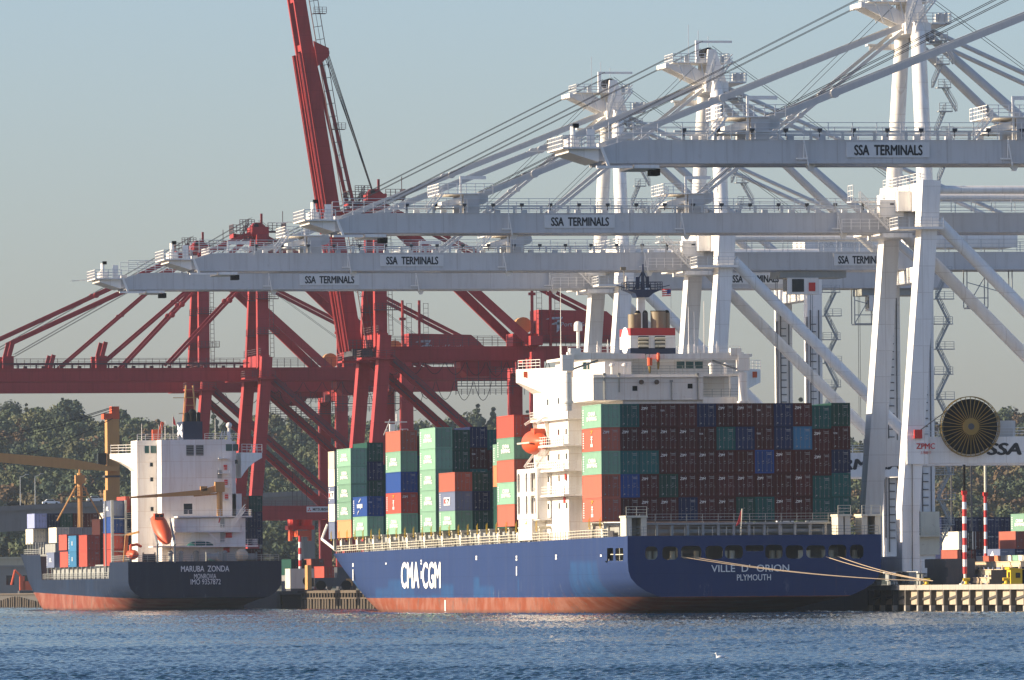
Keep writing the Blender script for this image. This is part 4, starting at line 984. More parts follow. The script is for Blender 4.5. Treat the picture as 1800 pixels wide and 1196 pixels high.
# ------------------------------------------------------------------ the smaller ship
SX0, SX1, SXC, SY0, SL = 208.0, 235.4, 221.7, 1600.0, 190.0
ss = thing('feeder_ship', 'smaller dark blue container ship with white bridge moored ahead of the larger one', 'container ship', (SXC, SY0, 0))
HS = hull_mat('hull_dark', (.012,.020,.042), (.20,.055,.034), 2.0, .0095, SY0, .12, (.05,.065,.09))
def s_deck(s):
    if s < 26: return 8.6
    if s < 27: return 8.6-(s-26)*2.9
    if s < 128: return 5.7
    if s < 130: return 5.7+(s-128)*2.4
    return 10.5+max(0,(s-150))*.02
def s_hb(s, z):
    k = .8*max(0,1-s/45); w_ = 13.7*(1-k*max(0,(5.6-z)/5.6)**3)
    t = min(1,max(0,z)/9.5); s0 = 118+40*t**.8; s1 = 178+12*t
    if s > s0: w_ *= max(0,1-((s-s0)/(s1-s0))**(2+.6*t))
    return w_
sst = [0,3,8,14,20,25.9,27,36,48,70,100,118,127.9,130.1,138,146,154,160,166,171,175,179,182,185,187,189.6]
slev = [-1.5,0,.6,1.2,1.9,2.4,3,3.8,4.7,5.6]
mb, _ = loft_hull('hull', [(s, s_deck(s), (2.1 if s <= 0 else max(-1.5,2.1-s*.1)), (lambda z, s=s: SY0+s)) for s in sst], slev, s_hb, SY0, SXC, HS, ss)
tr = [(-s_hb(0,z),z) for z in (8.6,5.6,4.7,3.8,3,2.4,2.15)]; tr += [(-x,z) for x,z in tr[::-1]]
n0 = len(mb.v); mb.v += [(SXC+x,SY0,z) for x,z in tr]; mb.f.append(tuple(range(n0,n0+len(tr)))[::-1]); mb.m.append(0)
mb.build('hull', HS, ss, smooth=True)
d = MB()
for s0, s1 in zip(sst[:-1],sst[1:]):
    a0, a1 = s_hb(s0,9)-.05, s_hb(s1,9)-.05; d._add([(SXC-a0,SY0+s0,s_deck(s0)-.3),(SXC+a0,SY0+s0,s_deck(s0)-.3),(SXC+a1,SY0+s1,s_deck(s1)-.3),(SXC-a1,SY0+s1,s_deck(s1)-.3)],[(0,1,2,3)])
d.build('deck', M['ship_deck'], ss)
for txt, u0, u1, v0, v1 in (('MARUBA  ZONDA',318,403,995,1005),('MONROVIA',341,380,1009,1017.5),('IMO 9357872',335,388,1018.5,1027.5)):
    ut(txt, 'letter_white', ss, u0, u1, v0, v1, SY0, dy=-.08, heavy=.014 if 'A' in txt and 'Z' in txt else .004)
# white house: wide upper part, casing, stepped decks
Yh = 1611.
def X(u, v=850, y=Yh): return at(u, v, y)[0]
def Z(v, u=330, y=Yh): return at(u, v, y)[1]
h = MB(); zt = Z(773); h.box(X(284),X(408),Yh,Yh+14.5,8.4,zt)          # casing, set aft
h.box(X(249),X(284),Yh+6,Yh+14.5,8.4,zt); h.box(X(408),X(423),Yh+6,Yh+14.5,8.4,zt-.2); h.box(X(408),X(433),Yh+6,Yh+14.5,8.4,Z(868))
h.build('house', M['ship_white'], ss)
d = MB()
for v, u0, u1, dp in ((908,305,436,5.0),(934,300,415,6.0),(960,260,444,6.5)): d.box(X(u0),X(u1),Yh-dp,Yh,Z(v)-.25,Z(v))
d.build('aft_deck', M['ship_white'], ss)
d = MB()
for v, u0, u1, dp in ((908,305,436,5.0),(934,300,415,6.0),(960,260,444,6.5)): d.rail([(X(u0),Yh-dp,Z(v)),(X(u1),Yh-dp,Z(v))],1.1,1.8,.08); d.rail([(X(u1),Yh-dp,Z(v)),(X(u1),Yh,Z(v))],1.1,1.8,.08)
d.build('deck_railing', M['ship_white'], ss)
h = MB(); h.box(X(300),X(425),Yh-4.2,Yh-.02,8.4,Z(909)-.3); h.build('lower_house', M['ship_white'], ss)
for sgn, ut_, ur in ((-1,196,250),(1,462,422)):  # wing sweep shaped so the port face turns bright in the sun
    xt = X(ut_,795,Yh+12); xr = X(ur,795,Yh+8); zt_ = Z(797)+.2; zb_ = zt_-.9; zr = Z(840)
    yt, yr = (Yh+13, Yh+7); top = [(xt,yt,zt_),(xr,yr,zt_),(xr,Yh+14.5,zt_),(xt,Yh+14.5,zt_)]
    pr = [(xt,zb_)]+[(xt+(xr-xt)*f, zb_-(zb_-zr)*g) for f, g in ((.35,.22),(.65,.48),(.85,.75),(1,1))]
    d = MB(); out = [(xt,zt_)]+pr+[(xr,zt_)]; n = len(out)
    vs = [(x,yt+(yr-yt)*((x-xt)/(xr-xt)),z) for x,z in out]+[(x,Yh+14.5,z) for x,z in out]
    fs = [tuple(range(n)), tuple(range(2*n-1,n-1,-1))]+[(i,n+i,n+(i+1)%n,(i+1)%n) for i in range(n)]
    d._add(vs, fs if sgn < 0 else [f[::-1] for f in fs]); d.build('bridge_wing', M['ship_white'], ss)
    d = MB(); d.rail([(xt,yt,zt_),(xt+(xr-xt)*.95,yt+(yr-yt)*.95,zt_)],1.5,2.0,.1); d.build('wing_railing', M['ship_white'], ss)
for u0, u1, v0, v1, y in ((254.5,262,784,797,Yh+6),(265,275,784,797,Yh+6),(397,408,781,793,Yh),(409.5,419,781,793,Yh+6)):
    d = MB(); d.box(X(u0,790,y),X(u1,790,y),y-.06,y+.05,Z(v1,u0,y),Z(v0,u0,y)); d.build('bridge_window', M['glass_green'], ss)
for u, v in ((266.5,817),(267,843),(267.5,895),(407,813)):
    d = MB(); x, z = at(u,v,Yh+6); d.cbox((x,Yh+(5.98 if u < 300 else -.02),z),(.5,.1,.7)); d.build('porthole', M['window_dark'], ss)
for u0, u1 in ((328,341),(345,358)):
    d = MB(); d.box(X(u0),X(u1),Yh-.05,Yh+.05,Z(801),Z(783)); lv = d.build('louvre', M['black_paint'], ss)
    d = MB()
    for k in range(6): z = Z(801)+.15+k*(Z(783)-Z(801))/6; d.beam((X(u0),Yh-.12,z),(X(u1),Yh-.12,z),.12,.12)
    d.build('louvre_blade', M['ship_grey'], lv)
d = MB()
for v in (806,832,857,880): d.box(X(383),X(402),Yh-1.2,Yh,Z(v)-.15,Z(v)); d.rail([(X(383),Yh-1.2,Z(v)),(X(402),Yh-1.2,Z(v))],1.0,1.0,.06)
d.build('side_platform', M['ship_white'], ss)
for u, v in ((396,822),(397,848),(398,873),(402,941),(398,967)):
    x, z = at(u,v,Yh-(0 if v < 900 else 4.3)); d = MB(); d.cbox((x,Yh-(.1 if v < 900 else 4.4),z),(.6 if v < 900 else 1.1,.2,.9)); d.build('fire_box', M['red_fire'], ss)
for u, v in ((386,834),(387,872),(391,918),(391,944)):
    x, z = at(u,v,Yh-(0 if v < 900 else 4.3)); d = MB(); d.cbox((x,Yh-(.05 if v < 900 else 4.25),z),(.75,.1,1.9 if v > 900 else 1.5)); d.build('door', M['ship_grey'], ss)
x, z = at(353,955,Yh-6.3); d = MB(); d.dome((x,Yh-5.5,Z(960)),1.0,12,5,False,(2.4,.9,.85)); d.build('tarpaulin', M['box_teal'], ss)
x, z = at(324,893,Yh-4.4); d = MB(); d.box(X(317),X(332),Yh-4.3,Yh-4.15,Z(904),Z(886)); d.build('store_window', M['window_dark'], ss)
d = MB(); d.bar((X(355),Yh-6,Z(934)),(X(378),Yh-6,Z(955)),.15); d.bar((X(333),Yh-6,Z(934)),(X(323),Yh-6,Z(955)),.12); d.stair((X(399),Yh-5.5,Z(930)),(X(423),Yh-5.5,Z(898)),(0,.8,0),.3); d.build('ladder', M['ship_white'], ss)
# roof: funnel, mast, domes
_, fz = at(340,742,Yh+6); d = MB(); d.box(X(324),X(358),Yh+1,Yh+9,zt,fz); fn = d.build('funnel', M['navy'], ss)
d = MB(); xl = X(324)-.06; d.beam((xl,Yh+1.5,zt+.8),(xl,Yh+8.0,fz-.8),.1,.9,side=(1,0,0)); d.beam((xl-.03,Yh+8.0,zt+.8),(xl-.03,Yh+1.5,fz-.8),.1,.9,side=(1,0,0)); d.build('emblem', M['letter_white'], fn)
for u, r, t_ in ((329,.5,730),(338,.75,727),(349,.35,728),(332,.3,729)):
    x, z = at(u, t_, Yh+5); d = MB(); d.tube((x,Yh+5,fz-.2),(x,Yh+5,z),r,10); d.dome((x,Yh+5,z),r*1.05,10,4); d.build('exhaust_stack', M['black_paint'], fn, smooth=True)
x, z = at(333,678,Yh+12); d = MB(); z0_ = zt; 
for dx in (-1.4,1.4): d.tube((x+dx,Yh+12,z0_),(x+dx*.45,Yh+12,z),.16,6)
for k in range(7):
    zz = z0_+(z-z0_)*(k+.5)/7; w_ = 1.4-.9*(k/7); d.bar((x-w_,Yh+12,zz),(x+w_,Yh+12,zz),.12)
d.bar((x-3,Yh+12,z-2.2),(x+1.5,Yh+12,z-2.2),.12); d.bar((x-2.0,Yh+12,z-5),(x+2,Yh+12,z-5),.12); d.build('radar_mast', M['mast_yellow'], ss)
x, z = at(402.5,748,Yh+8); d = MB(); d.cyl((x,Yh+8,zt),.25,z-zt-.4,8); d.dome((x,Yh+8,z),.55,12,8,True); d.build('satellite_dome', M['ship_white'], ss, smooth=True)
d = MB(); xx = X(403); 
for dx in (-1.2,-.4,.4,1.2): d.bar((xx+dx,Yh+4,zt),(xx+dx*.5,Yh+4,zt+1.6),.12)
d.cbox((xx,Yh+4,zt+.8),(2.2,.8,.12)); d.build('antenna_frame', M['ship_white'], ss)
x, z = at(278,745,Yh+8); d = MB(); d.cbox((x-.5,Yh+8,zt+1.0),(1.2,1.2,1.9)); d.beam((x,Yh+8,zt+.2),(x+.8,Yh+8,z+.3),.5,.5); d.build('bridge_crane', M['orange'], ss)
d = MB(); d.rail([(X(250),Yh+6.2,zt),(X(322),Yh+6.2,zt)],1.1,1.5,.08); d.rail([(X(362),Yh+1,zt),(X(422),Yh+1,zt)],1.1,1.5,.08); d.build('roof_railing', M['ship_white'], ss)
d = MB()
for u, v in ((249,745),(290,740),(378,735)): x, z = at(u,v,Yh+9); d.tube((x,Yh+9,zt),(x,Yh+9,z),.06,5,.03)
x = X(291); 
for dx in (-.4,.4): d.bar((x+dx,Yh+7,zt),(x+dx*.5,Yh+7,zt+2.8),.08)
d.build('whip_antenna', M['ship_white'], ss)
x, z = at(304,742,Yh+5); fl = thing('flag', 'limp red flag flying over the white bridge of the smaller ship', 'flag', (x,Yh+5,zt))
d = MB(); d.tube((x,Yh+5,zt),(x,Yh+5,z+1.3),.05,5); d.build('staff', M['ship_grey'], fl); d = MB(); d.poly([(x,Yh+5,z+1.2),(x+.4,Yh+5,z+.2),(x+.55,Yh+5,z-.7),(x+.05,Yh+5,z-.4)],(0,.08,0)); d.build('cloth', M['flag_red'], fl)
# yellow provision crane aft of the house
d = MB(); x, z = at(386,872,Yh-4); z0_ = Z(908); d.tube((x,Yh-4,z0_),(x,Yh-4,z+1.4),.55,10); d.cbox((x,Yh-4,z+1.6),(1.7,1.4,1.8)); d.tube((x-.2,Yh-4,z0_-1.2),(x+.2,Yh-4,z0_+.3),.25,6,mi=1)
xe, ze = at(228,875,Yh-4); xm, zm = at(355,866,Yh-4); d.beam((x+.6,Yh-4,z+1.6),(xm,Yh-4,zm),.9,1.3,h2=1.0); d.beam((xm,Yh-4,zm),(xe,Yh-4,ze),.8,1.0,w2=.4,h2=.3); d.tube((x,Yh-4,z+.4),(xm-1.5,Yh-4,zm-.6),.16,6); d.cbox((xm+.3,Yh-4,zm+.7),(1.2,.9,.8))
d.build('provision_crane', [M['mast_yellow'],M['red_fire']], ss)
# free-fall lifeboat on its slanted rails
x, z = at(284,940,Yh-7); zt2 = Z(912)
lb = thing('lifeboat', 'bright red freefall lifeboat tilted nose down behind the smaller ship house', 'lifeboat', (x,Yh-7,8.5))
d = MB(); A = Vector((x-.4,Yh-4.5,Z(912))); B = Vector((x+.6,Yh-10.5,Z(957))); ax = B-A
prof = [(0,.55),(.03,1.25),(.2,1.45),(.5,1.5),(.72,1.35),(.88,.85),(1.0,.08)]; nn = 14; sx = Vector((1,0,0)); up = ax.normalized().cross(sx)
for t_, r in prof:
    for i in range(nn): a = 2*pi*i/nn; p = A+ax*t_+sx*(r*cos(a))+up*(r*.95*sin(a)); d.v.append(tuple(p))
for j in range(len(prof)-1):
    for i in range(nn): d.f.append((j*nn+i,j*nn+(i+1)%nn,(j+1)*nn+(i+1)%nn,(j+1)*nn+i)); d.m.append(0)
d.f.append(tuple(range(nn))[::-1]); d.m.append(0); d.build('hull', M['orange'], lb, smooth=True)
d = MB(); p = A+ax*.12; d.cbox((p.x-.1,p.y-.9,p.z+.9),(1.7,1.8,1.1)); d.build('cockpit', M['orange'], lb)
d = MB(); d.box(p.x-.75,p.x-.15,p.y-1.85,p.y-1.78,p.z+.8,p.z+1.25); d.box(p.x+.05,p.x+.6,p.y-1.85,p.y-1.78,p.z+.8,p.z+1.25); d.build('window', M['window_dark'], lb)
d = MB()
for u0, u1, ub in ((266,277,277),(300,307,307)):
    xa_ = X(u0,910,Yh-4); xb_ = X(u1,965,Yh-11); d.beam((xa_,Yh-3,Z(912)),(xb_,Yh-11.5,Z(958)),.25,.35); d.beam((xb_,Yh-11,8.4),(xb_,Yh-11,Z(958)),.3,.3)
d.build('lifeboat_ramp', M['ship_grey'], ss)
# rescue boat with yellow davit on the port side
yb, zb = atx(229,965,SX0+1.0); lb = thing('rescue_boat', 'small orange rescue boat under a yellow davit on the smaller ship', 'rescue boat', (SX0+1.2,yb,8.6))
d = MB(); d.dome((SX0+1.4,yb,9.9),1.0,14,8,True,(1.1,2.6,.9)); d.build('hull', M['orange'], lb, smooth=True)
d = MB(); d.path([(SX0+.9,yb-1.2,10.4),(SX0+1.0,yb-.6,11.5),(SX0+2.2,yb,11.7),(SX0+3,yb+.4,11.3)],.25,6); d.build('roof_bow', M['orange'], lb)
d = MB(); d.beam((SX0+.4,yb+3.2,8.6),(SX0+.6,yb+1.5,13.4),.5,.6); d.beam((SX0+.6,yb+1.5,13.4),(SX0+2.6,yb+.2,13.9),.35,.4); d.build('davit', M['mast_yellow'], ss)
# poop clutter: winches, vents, bollards
for k, (u, v) in enumerate([(262,975),(300,972),(345,973),(372,968),(395,972),(440,968),(425,975),(318,978)]):
    x, _ = at(u,v,SY0+4+(k%3)); d = MB(); y = SY0+4+(k%3)
    if k in (0,3,5): d.tube((x-1,y,9.3),(x+1,y,9.3),.7,12); d.tube((x-1.1,y,9.3),(x-1,y,9.3),1.0,12); d.tube((x+1,y,9.3),(x+1.1,y,9.3),1.0,12); d.build('winch', M['dark_steel' if k==0 else 'ship_grey'], ss)
    elif k == 6: d.dome((x,y,9.6),1.2,12,6,True); d.build('rope_drum', M['hatch_cream'], ss)
    else: d.cyl((x,y,8.4),.4,1.6,10); d.dome((x,y,10),.55,10,4); d.build('deck_vent', M['ship_grey'], ss)
d = MB(); d.rail([(SX0+.4,SY0+.4,8.6),(SX1-.4,SY0+.4,8.6)],1.1,1.6,.08); d.rail([(SX0+.3,SY0+.4,8.6),(SX0+.3,SY0+25,8.6)],1.1,1.6,.08); d.build('poop_railing', M['ship_grey'], ss)
# main deck posts, cell guides
d0 = MB(); d0.box(-.13,.13,-.16,.16,0,2.4); d0.box(-.13,1.4,-.1,.1,2.1,2.4)
n_post = 0; src = None; yy = SY0+30
while yy < SY0+127:
    if src is None:
        src = d0.build('stanchion', M['ship_grey'], ss); me = src.data
        for v in me.vertices: v.co.x += SXC; v.co.y += SY0
        o = src
    else: o = link_copy(src, ss, (0,0,0))
    o.location = (SX0+.5-SXC, yy-SY0, 5.6); yy += 6.6
yy = SY0+131
while yy < SY0+160:
    o = link_copy(src, ss, (SX0+.9-SXC, yy-SY0, 10.6)); yy += 4.4
d = MB(); d.box(SX0+2,SX1-2,SY0+28,SY0+126,5.4,8.3); d.box(SX0+3,SX1-3,SY0+131,SY0+158,10.2,12.6); d.build('hatch_coaming', M['ship_grey'], ss)
d = MB(); d.rail([(SX0+.1,SY0+28,5.7),(SX0+.1,SY0+127,5.7)],1.1,2.2,.09); d.rail([(SX0+.2,SY0+131,10.5),(SX0+.2,SY0+158,10.5)],1.1,2.2,.09); d.build('side_railing', M['ship_grey'], ss)
# deck crane: post, head, jib, wires; jib rest
yc = 1672.
def Q(u, v, y=1672.): return at(u, v, y)
x0_, _ = Q(184,800); x1_, zt_ = Q(208,737); 
d = MB(); d.box(x0_,x1_,yc-1.3,yc+2.2,8,Q(195,862)[1]); d.box(x0_+.35,x1_,yc-1.3,yc+2.2,Q(195,862)[1],zt_); dc = d.build('deck_crane', M['mast_yellow'], ss)
d = MB(); d.box(x0_-.3,x1_+.05,yc-1.4,yc+2.3,zt_,Q(195,727)[1]); d.box(x0_+1.2,x1_-.0,yc-1.4,yc+2.3,Q(195,727)[1],Q(200,715)[1]); d.build('crane_head', M['orange'], dc)
d = MB(); d.box(x0_-.15,x1_+.15,yc-1.45,yc+2.35,Q(195,838)[1]-.15,Q(195,838)[1]+.2); d.build('slew_ring', M['dark_steel'], dc)
xe, ze = Q(205,826); xj, zj = Q(120,816); xl, zl = Q(-60,800)
d = MB(); d.beam((xe,yc-2.2,ze),(xj,yc-2.2,zj),1.0,.7,h2=1.9); d.beam((xj,yc-2.2,zj),(xl,yc-2.2,zl),1.0,1.9,h2=1.6); d.build('jib', M['mast_yellow'], dc)
d = MB(); d.box(x0_-1.5,x0_+.1,yc-2.2,yc-.4,Q(180,818)[1],Q(180,797)[1]); d.build('operator_cab', M['window_dark'], dc)
d = MB()
for va, ub, vb in ((716,-40,771),(718,-40,774),(722,-40,780),(736,30,803)):
    xa_, za_ = Q(196,va); xb_, zb_ = Q(ub,vb); pts = [(xa_+(xb_-xa_)*t,yc-1.8,za_+(zb_-za_)*t-1.0*4*t*(1-t)*.6) for t in np.linspace(0,1,7)]; d.path(pts,.09,4)
d.build('luffing_wire', M['rope_black'], dc)
yr = 1732.; d = MB(); xp, zp = at(140,832,yr); z0_ = 17.0
d.tube((xp,yr,8),(xp,yr,zp),.5,8); d.cbox((xp,yr,zp-1.2),(1.8,1.6,1.6)); d.box(xp-1.2,xp+1.2,yr-1,yr+1,zp-4.6,zp-4.4); d.rail([(xp-1.2,yr-1,zp-4.4),(xp+1.2,yr-1,zp-4.4)],1.6,.8,.1)
for dx, dy in ((-4.4,0),(4.4,0)): d.tube((xp+dx,yr+dy,z0_),(xp+dx*.15,yr+dy*.15,zp-2.4),.16,6)
d.bar((xp-1.8,yr,z0_+3.8),(xp+1.8,yr,z0_+3.8),.12); d.tube((xp,yr,zp),(xp,yr,zp+1.6),.2,6); d.build('jib_rest', M['mast_yellow'], ss)
# its boxes, from the photo: (u of aft/port corner, v bottom, depth plane handled by x of the row)
SB = [('slate',201,876,'','top of the tall outboard column beside the ship house'),('blue',201,905,'','third up in the outboard column beside the ship house'),('red',201,937,'','second up in the outboard column beside the ship house'),('red',201,967,'','lowest in the outboard column beside the ship house')]
x_o = SX0+.5
def cy(u): return atx(u, 940, x_o)[0]
ya_ = atx(196.5, 940, x_o)[0]
for k, (col, _, _, _, words) in enumerate(SB[::-1]):
    container(x_o, ya_, 8.0+k*2.95, col, f'{CNAME[col]} container, {words}', 'containers on the smaller ship', 2.9, 12.2, '', 'APL' if col == 'slate' else '')
sidebays = [(153,[('red','lower pair amidships, bottom box'),('red','lower pair amidships, upper box')],8.0),(134,[('sky','bright blue pair left of the red pair, bottom box'),('sky','bright blue pair left of the red pair, upper box')],8.0),(119,[('red','single box left of the blue pair, low down')],8.0),(95,[('slate','single low box nearest the smaller ship bow')],8.0)]
for u, lst, z0_ in sidebays:
    ya_ = atx(u, 960, x_o)[0]
    for k, (col, words) in enumerate(lst):
        container(x_o, ya_, z0_+k*2.92, col, f'{CNAME[col]} container, {words}', 'containers on the smaller ship', 2.9, 12.2, '', 'APL' if col == 'slate' else ('U' if col == 'sky' else ''))
# rows behind: aft ends in a bay between the house and the outboard column
YAb = SY0+44; YA0 = atx(196.5, 940, x_o)[0]
for r in range(1, 11):
    for k, col in enumerate((['maroon','navyc','navyc','brick'],['maroon','navyc','navyc','red' if r == 1 else 'dgreen'],['navyc','navyc','navyc','brick'])[r % 3]):
        container(x_o+r*2.5, YA0, (8.0 if k == 0 else 8.9+k*2.95-.2), col, f'{CNAME[col]} container, {ORD[k]} tier, {ORD[r]} row, stack before the smaller ship bridge', 'containers on the smaller ship', 2.9, 12.2)
d = MB()
for r in (.98, 1.98, 2.98):
    x = x_o+r*2.5; d.box(x-.16,x+.16,YA0-.9,YA0-.3,6,8+4*2.95)
for k in range(3): d.box(x_o+.2,x_o+17,YA0-.9,YA0-.5,10.5+k*2.95,10.65+k*2.95); d.rail([(x_o+2.6,YA0-1.0,10.65+k*2.95),(x_o+12,YA0-1.0,10.65+k*2.95)],1.0,1.5,.07)
d.box(x_o-.2,x_o+.25,YA0-1.0,YA0-.3,6,8+4*2.95); d.box(x_o-.2,x_o+.15,cy(187),cy(187)+.5,6,8+4*2.95); d.build('cell_guide', M['ship_grey'], ss)
# bow bays on the raised forecastle: two wide low tiers
fb = SY0+131.
for k in range(2): pass
yF = atx(58, 922, x_o+.4)[0]; yG = atx(99, 922, x_o+.4)[0]
container(x_o+.4, yG, 12.7, 'cream', 'cream container with dark marks in the lower forward tier, right of the other', 'containers on the smaller ship', 2.9, 12.2, '', '')
for r in range(1, 7): container(x_o+.4+r*2.5, yG, 12.7, 'grey', f'grey container, {ORD[r]} in from the edge, lower bow tier', 'containers on the smaller ship', 2.9, 12.2)
container(x_o+.4, yF, 12.7, 'cream', 'cream container furthest left on the smaller ship bow', 'containers on the smaller ship', 2.9, 12.2)
container(x_o+2.9, yF, 12.7, 'grey', 'grey container behind the leftmost cream one', 'containers on the smaller ship', 2.9, 12.2)
yT = atx(60.5, 900, x_o+.4)[0]
for r, col in enumerate(['lilac','navyc','dgreen','maroon','maroon','cream','grey']):
    dy_ = 0 if r < 5 else -13.0
    container(x_o+.4+(r)*2.5, yT+dy_, 15.75, col, f'{CNAME[col]} container, {ORD[r]} from the sunlit edge in the top bow tier', 'containers on the smaller ship', 2.8, 12.2)
yM = atx(117, 930, x_o)[0]; container(x_o+.02, yM, 11.2, 'red', 'red container stepped between the cream ones and the blue pair', 'containers on the smaller ship', 2.9, 12.2)
for r in range(1, 6):
    for k in range(3): container(x_o+r*2.5, atx(153, 960, x_o)[0]+.5, 8.0+k*2.92, ['brown','maroon','brown'][k], f'{CNAME[["brown","maroon","brown"][k]]} container, {ORD[k]} tier, {ORD[r]} row in behind the red pair', 'containers on the smaller ship', 2.9, 12.2)
# ------------------------------------------------------------------ ship-to-shore cranes
# local frame of a crane: x from the quayside rail (world 244), y from its middle, z above water
RX = 244.0
def crane(yc, red=False, boom_up=False, lab=''):
    W = M['crane_red'] if red else M['crane_white']; B = M['crane_red'] if red else M['boom_grey']; S = M['crane_red'] if red else M['stay_grey']
    R = M['crane_red_rail'] if red else M['crane_rail']
    t = thing('quay_crane', lab, 'crane', (RX, yc, 3.2), 'red ship to shore cranes' if red else 'white ship to shore cranes')
    o = (RX, yc, 0)
    def p(x, y, z): return (RX+x, yc+y, z)
    G = 11.0; XL = 27.7 if red else 29.4
    zg0, zg1 = (43.0, 45.2) if red else (47.75, 50.0)
    ztop = 46.0 if red else 53.7
    # waterside legs, leaning a little landward as they rise; landside legs upright
    for sy in (-1, 1):
        y = sy*G
        d = MB(); d.beam(p(-1.7,y,12.5), p(1.0,y,zg0+.2), 2.15 if red else 2.3, 3.4, side=(1,0,0), w2=2.0); d.beam(p(-1.7,y,5.0), p(-1.7,y,12.6), 2.2, 3.3, side=(1,0,0), w2=2.2)
        if not red: d.beam(p(1.0,y,zg0+.2), p(1.35,y,ztop), 2.3, 3.4, side=(1,0,0))
        else: d.beam(p(1.0,y,zg0+.2), p(1.2,y,ztop+1), 2.0, 3.0, side=(1,0,0))
        d.build('leg', W, t)
        d = MB(); d.beam(p(XL,y,5), p(XL,y,zg0+1), 2.2 if red else 2.2, 2.6, side=(1,0,0)); lg = d.build('leg', W, t)
        if not red:
            d = MB()
            for k in (-.45,.45): d.bar(p(XL-1.2,y-1.35+k,10),p(XL-1.2,y-1.35+k,43),.1)
            for z in np.arange(10,43,1.1): d.cbox(p(XL-.3,y-1.4,z),(.9,.16,.12))
            d.box(RX+XL-.75,RX+XL-.62,yc+y-1.45,yc+y-1.3,8,44); d.box(RX+XL+.5,RX+XL+.62,yc+y-1.45,yc+y-1.3,8,44); d.build('ladder', M['dark_steel'], lg)
    # sill beams and bogies
    for xx in (-1.7, XL):
        d = MB(); d.beam(p(xx,-G-1.7,5.9),p(xx,G+1.7,5.9),1.9,1.9); d.build('sill_beam', W, t)
        for y in (-G-1,-G+3.5,G-3.5,G+1):
            d = MB(); d.box(RX+xx-.5,RX+xx+.5,yc+y-1.5,yc+y+1.5,3.9,4.9); d.tube(p(xx-.3,y-.8,3.75),p(xx+.3,y-.8,3.75),.5,12); d.tube(p(xx-.3,y+.8,3.75),p(xx+.3,y+.8,3.75),.5,12); d.build('bogie', M['dark_steel'] if red else M['ship_grey'], t)
    # beams between waterside and landside legs
    zp0, zp1 = (17.5,20.2) if red else (18.4,21.7)
    for sy in (-1,1):
        d = MB(); y = sy*(G+.2)
        if red: d.box(RX-.7,RX+XL-1,yc+y-.9,yc+y+.9,zp0,zp1)
        else: d.box(RX+.55,RX+XL-1,yc+y-1.2,yc+y+1.2,zp0,zp1); d.box(RX-2.15,RX+.55,yc+y-1.76,yc+y+1.76,zp0-.1,zp1+.2)
        pb = d.build('portal_beam', W, t)
        d = MB(); d.rail([p(2,y-1.1,zp1),p(XL-1,y-1.1,zp1)],1.1,2.4,.08); d.build('beam_railing', R, pb)
        if sy < 0:
            if not red: letter('SSA  TERMINALS','letter_black',pb,p(18.3,y-1.22,zp0+1.75),20.4,1.55,heavy=.05,shear=.18)
            else:
                d = MB(); d.box(RX+XL-7.2,RX+XL-2.6,yc+y-.97,yc+y-.91,zp0+1.4,zp0+2.5); sg = d.build('sign_board', M['sign_white'], pb)
                d = MB()
                for k in range(3):
                    a = radians(90+120*k); cx_ = RX+XL-6.65+.24*cos(a); cz_ = zp0+1.87+.24*sin(a)
                    d.poly([(cx_+.24*cos(a+q),yc+y-.99,cz_+.24*sin(a+q)) if q in (0,pi) else (cx_+.13*cos(a+q),yc+y-.99,cz_+.13*sin(a+q)) for q in (0,pi/2,pi,-pi/2)],(0,.015,0))
                d.build('emblem', M['letter_red'], sg); letter('MITSUBISHI','letter_black',sg,p(XL-4.4,y-.99,zp0+1.95),3.2,.55,bold=.02)
    # cross beams over the legs (along the quay)
    for xx in ((1.2,) if red else (1.25,)):
        d = MB(); z0_ = zg1+.0 if red else 50.2
        if red: d.box(RX+xx-.9,RX+xx+.9,yc-G+1.5,yc+G-1.5,zg1+.02,zg1+2.2)
        else: d.poly([p(xx-1.1,-G+1.7,50.05),p(xx-1.1,-G+1.7,53.5),p(xx-1.1,G-1.7,53.5),p(xx-1.1,G-1.7,50.05)],(2.2,0,0)); d.box(RX-1.6,RX+.1,yc-6.3,yc+6.3,50.1,52.6)
        cb = d.build('cross_beam', W, t)
        d = MB(); d.rail([p(xx-1.0,-G,ztop-.2 if not red else zg1+2.2),p(xx-1.0,G,ztop-.2 if not red else zg1+2.2)],1.2,2,.09)
        if not red: d.rail([p(-3.9,G-1,ztop-1.6),p(-3.9,G+2,ztop-1.6)],2.0,1.2,.1); d.box(RX-4.1,RX+.1,yc+G-1,yc+G+2,ztop-1.8,ztop-1.6)
        d.build('cross_beam_railing', R, cb)
    d = MB(); d.box(RX+XL-1,RX+XL+1,yc-G+1.35,yc+G-1.35,zg0-2.2,zg0-.05); d.build('rear_cross_beam', W, t); d = MB(); d.box(RX+XL-1.0,RX+XL+1.0,yc-G+1.35,yc+G-1.35,zp0+.1,zp1-.1); d.build('rear_cross_beam', W, t)
    # collar platforms on the waterside legs
    for sy in (-1,1):
        y = sy*G; d = MB(); zc = zg0+.1
        d.box(RX-3.2,RX+2.6,yc+y-2.6,yc+y-1.75,zc-.3,zc); d.box(RX-3.2,RX-.3,yc+y-1.75,yc+y+2.2,zc-.3,zc)
        cp = d.build('leg_platform', W, t); d = MB(); d.rail([p(-3.2,y+2.2,zc),p(-3.2,y-2.6,zc),p(2.6,y-2.6,zc)],1.2,1.4,.09); d.build('platform_railing', R, cp)
    # girder (landward) and boom (seaward): twin boxes joined by ties
    GE = 52.0
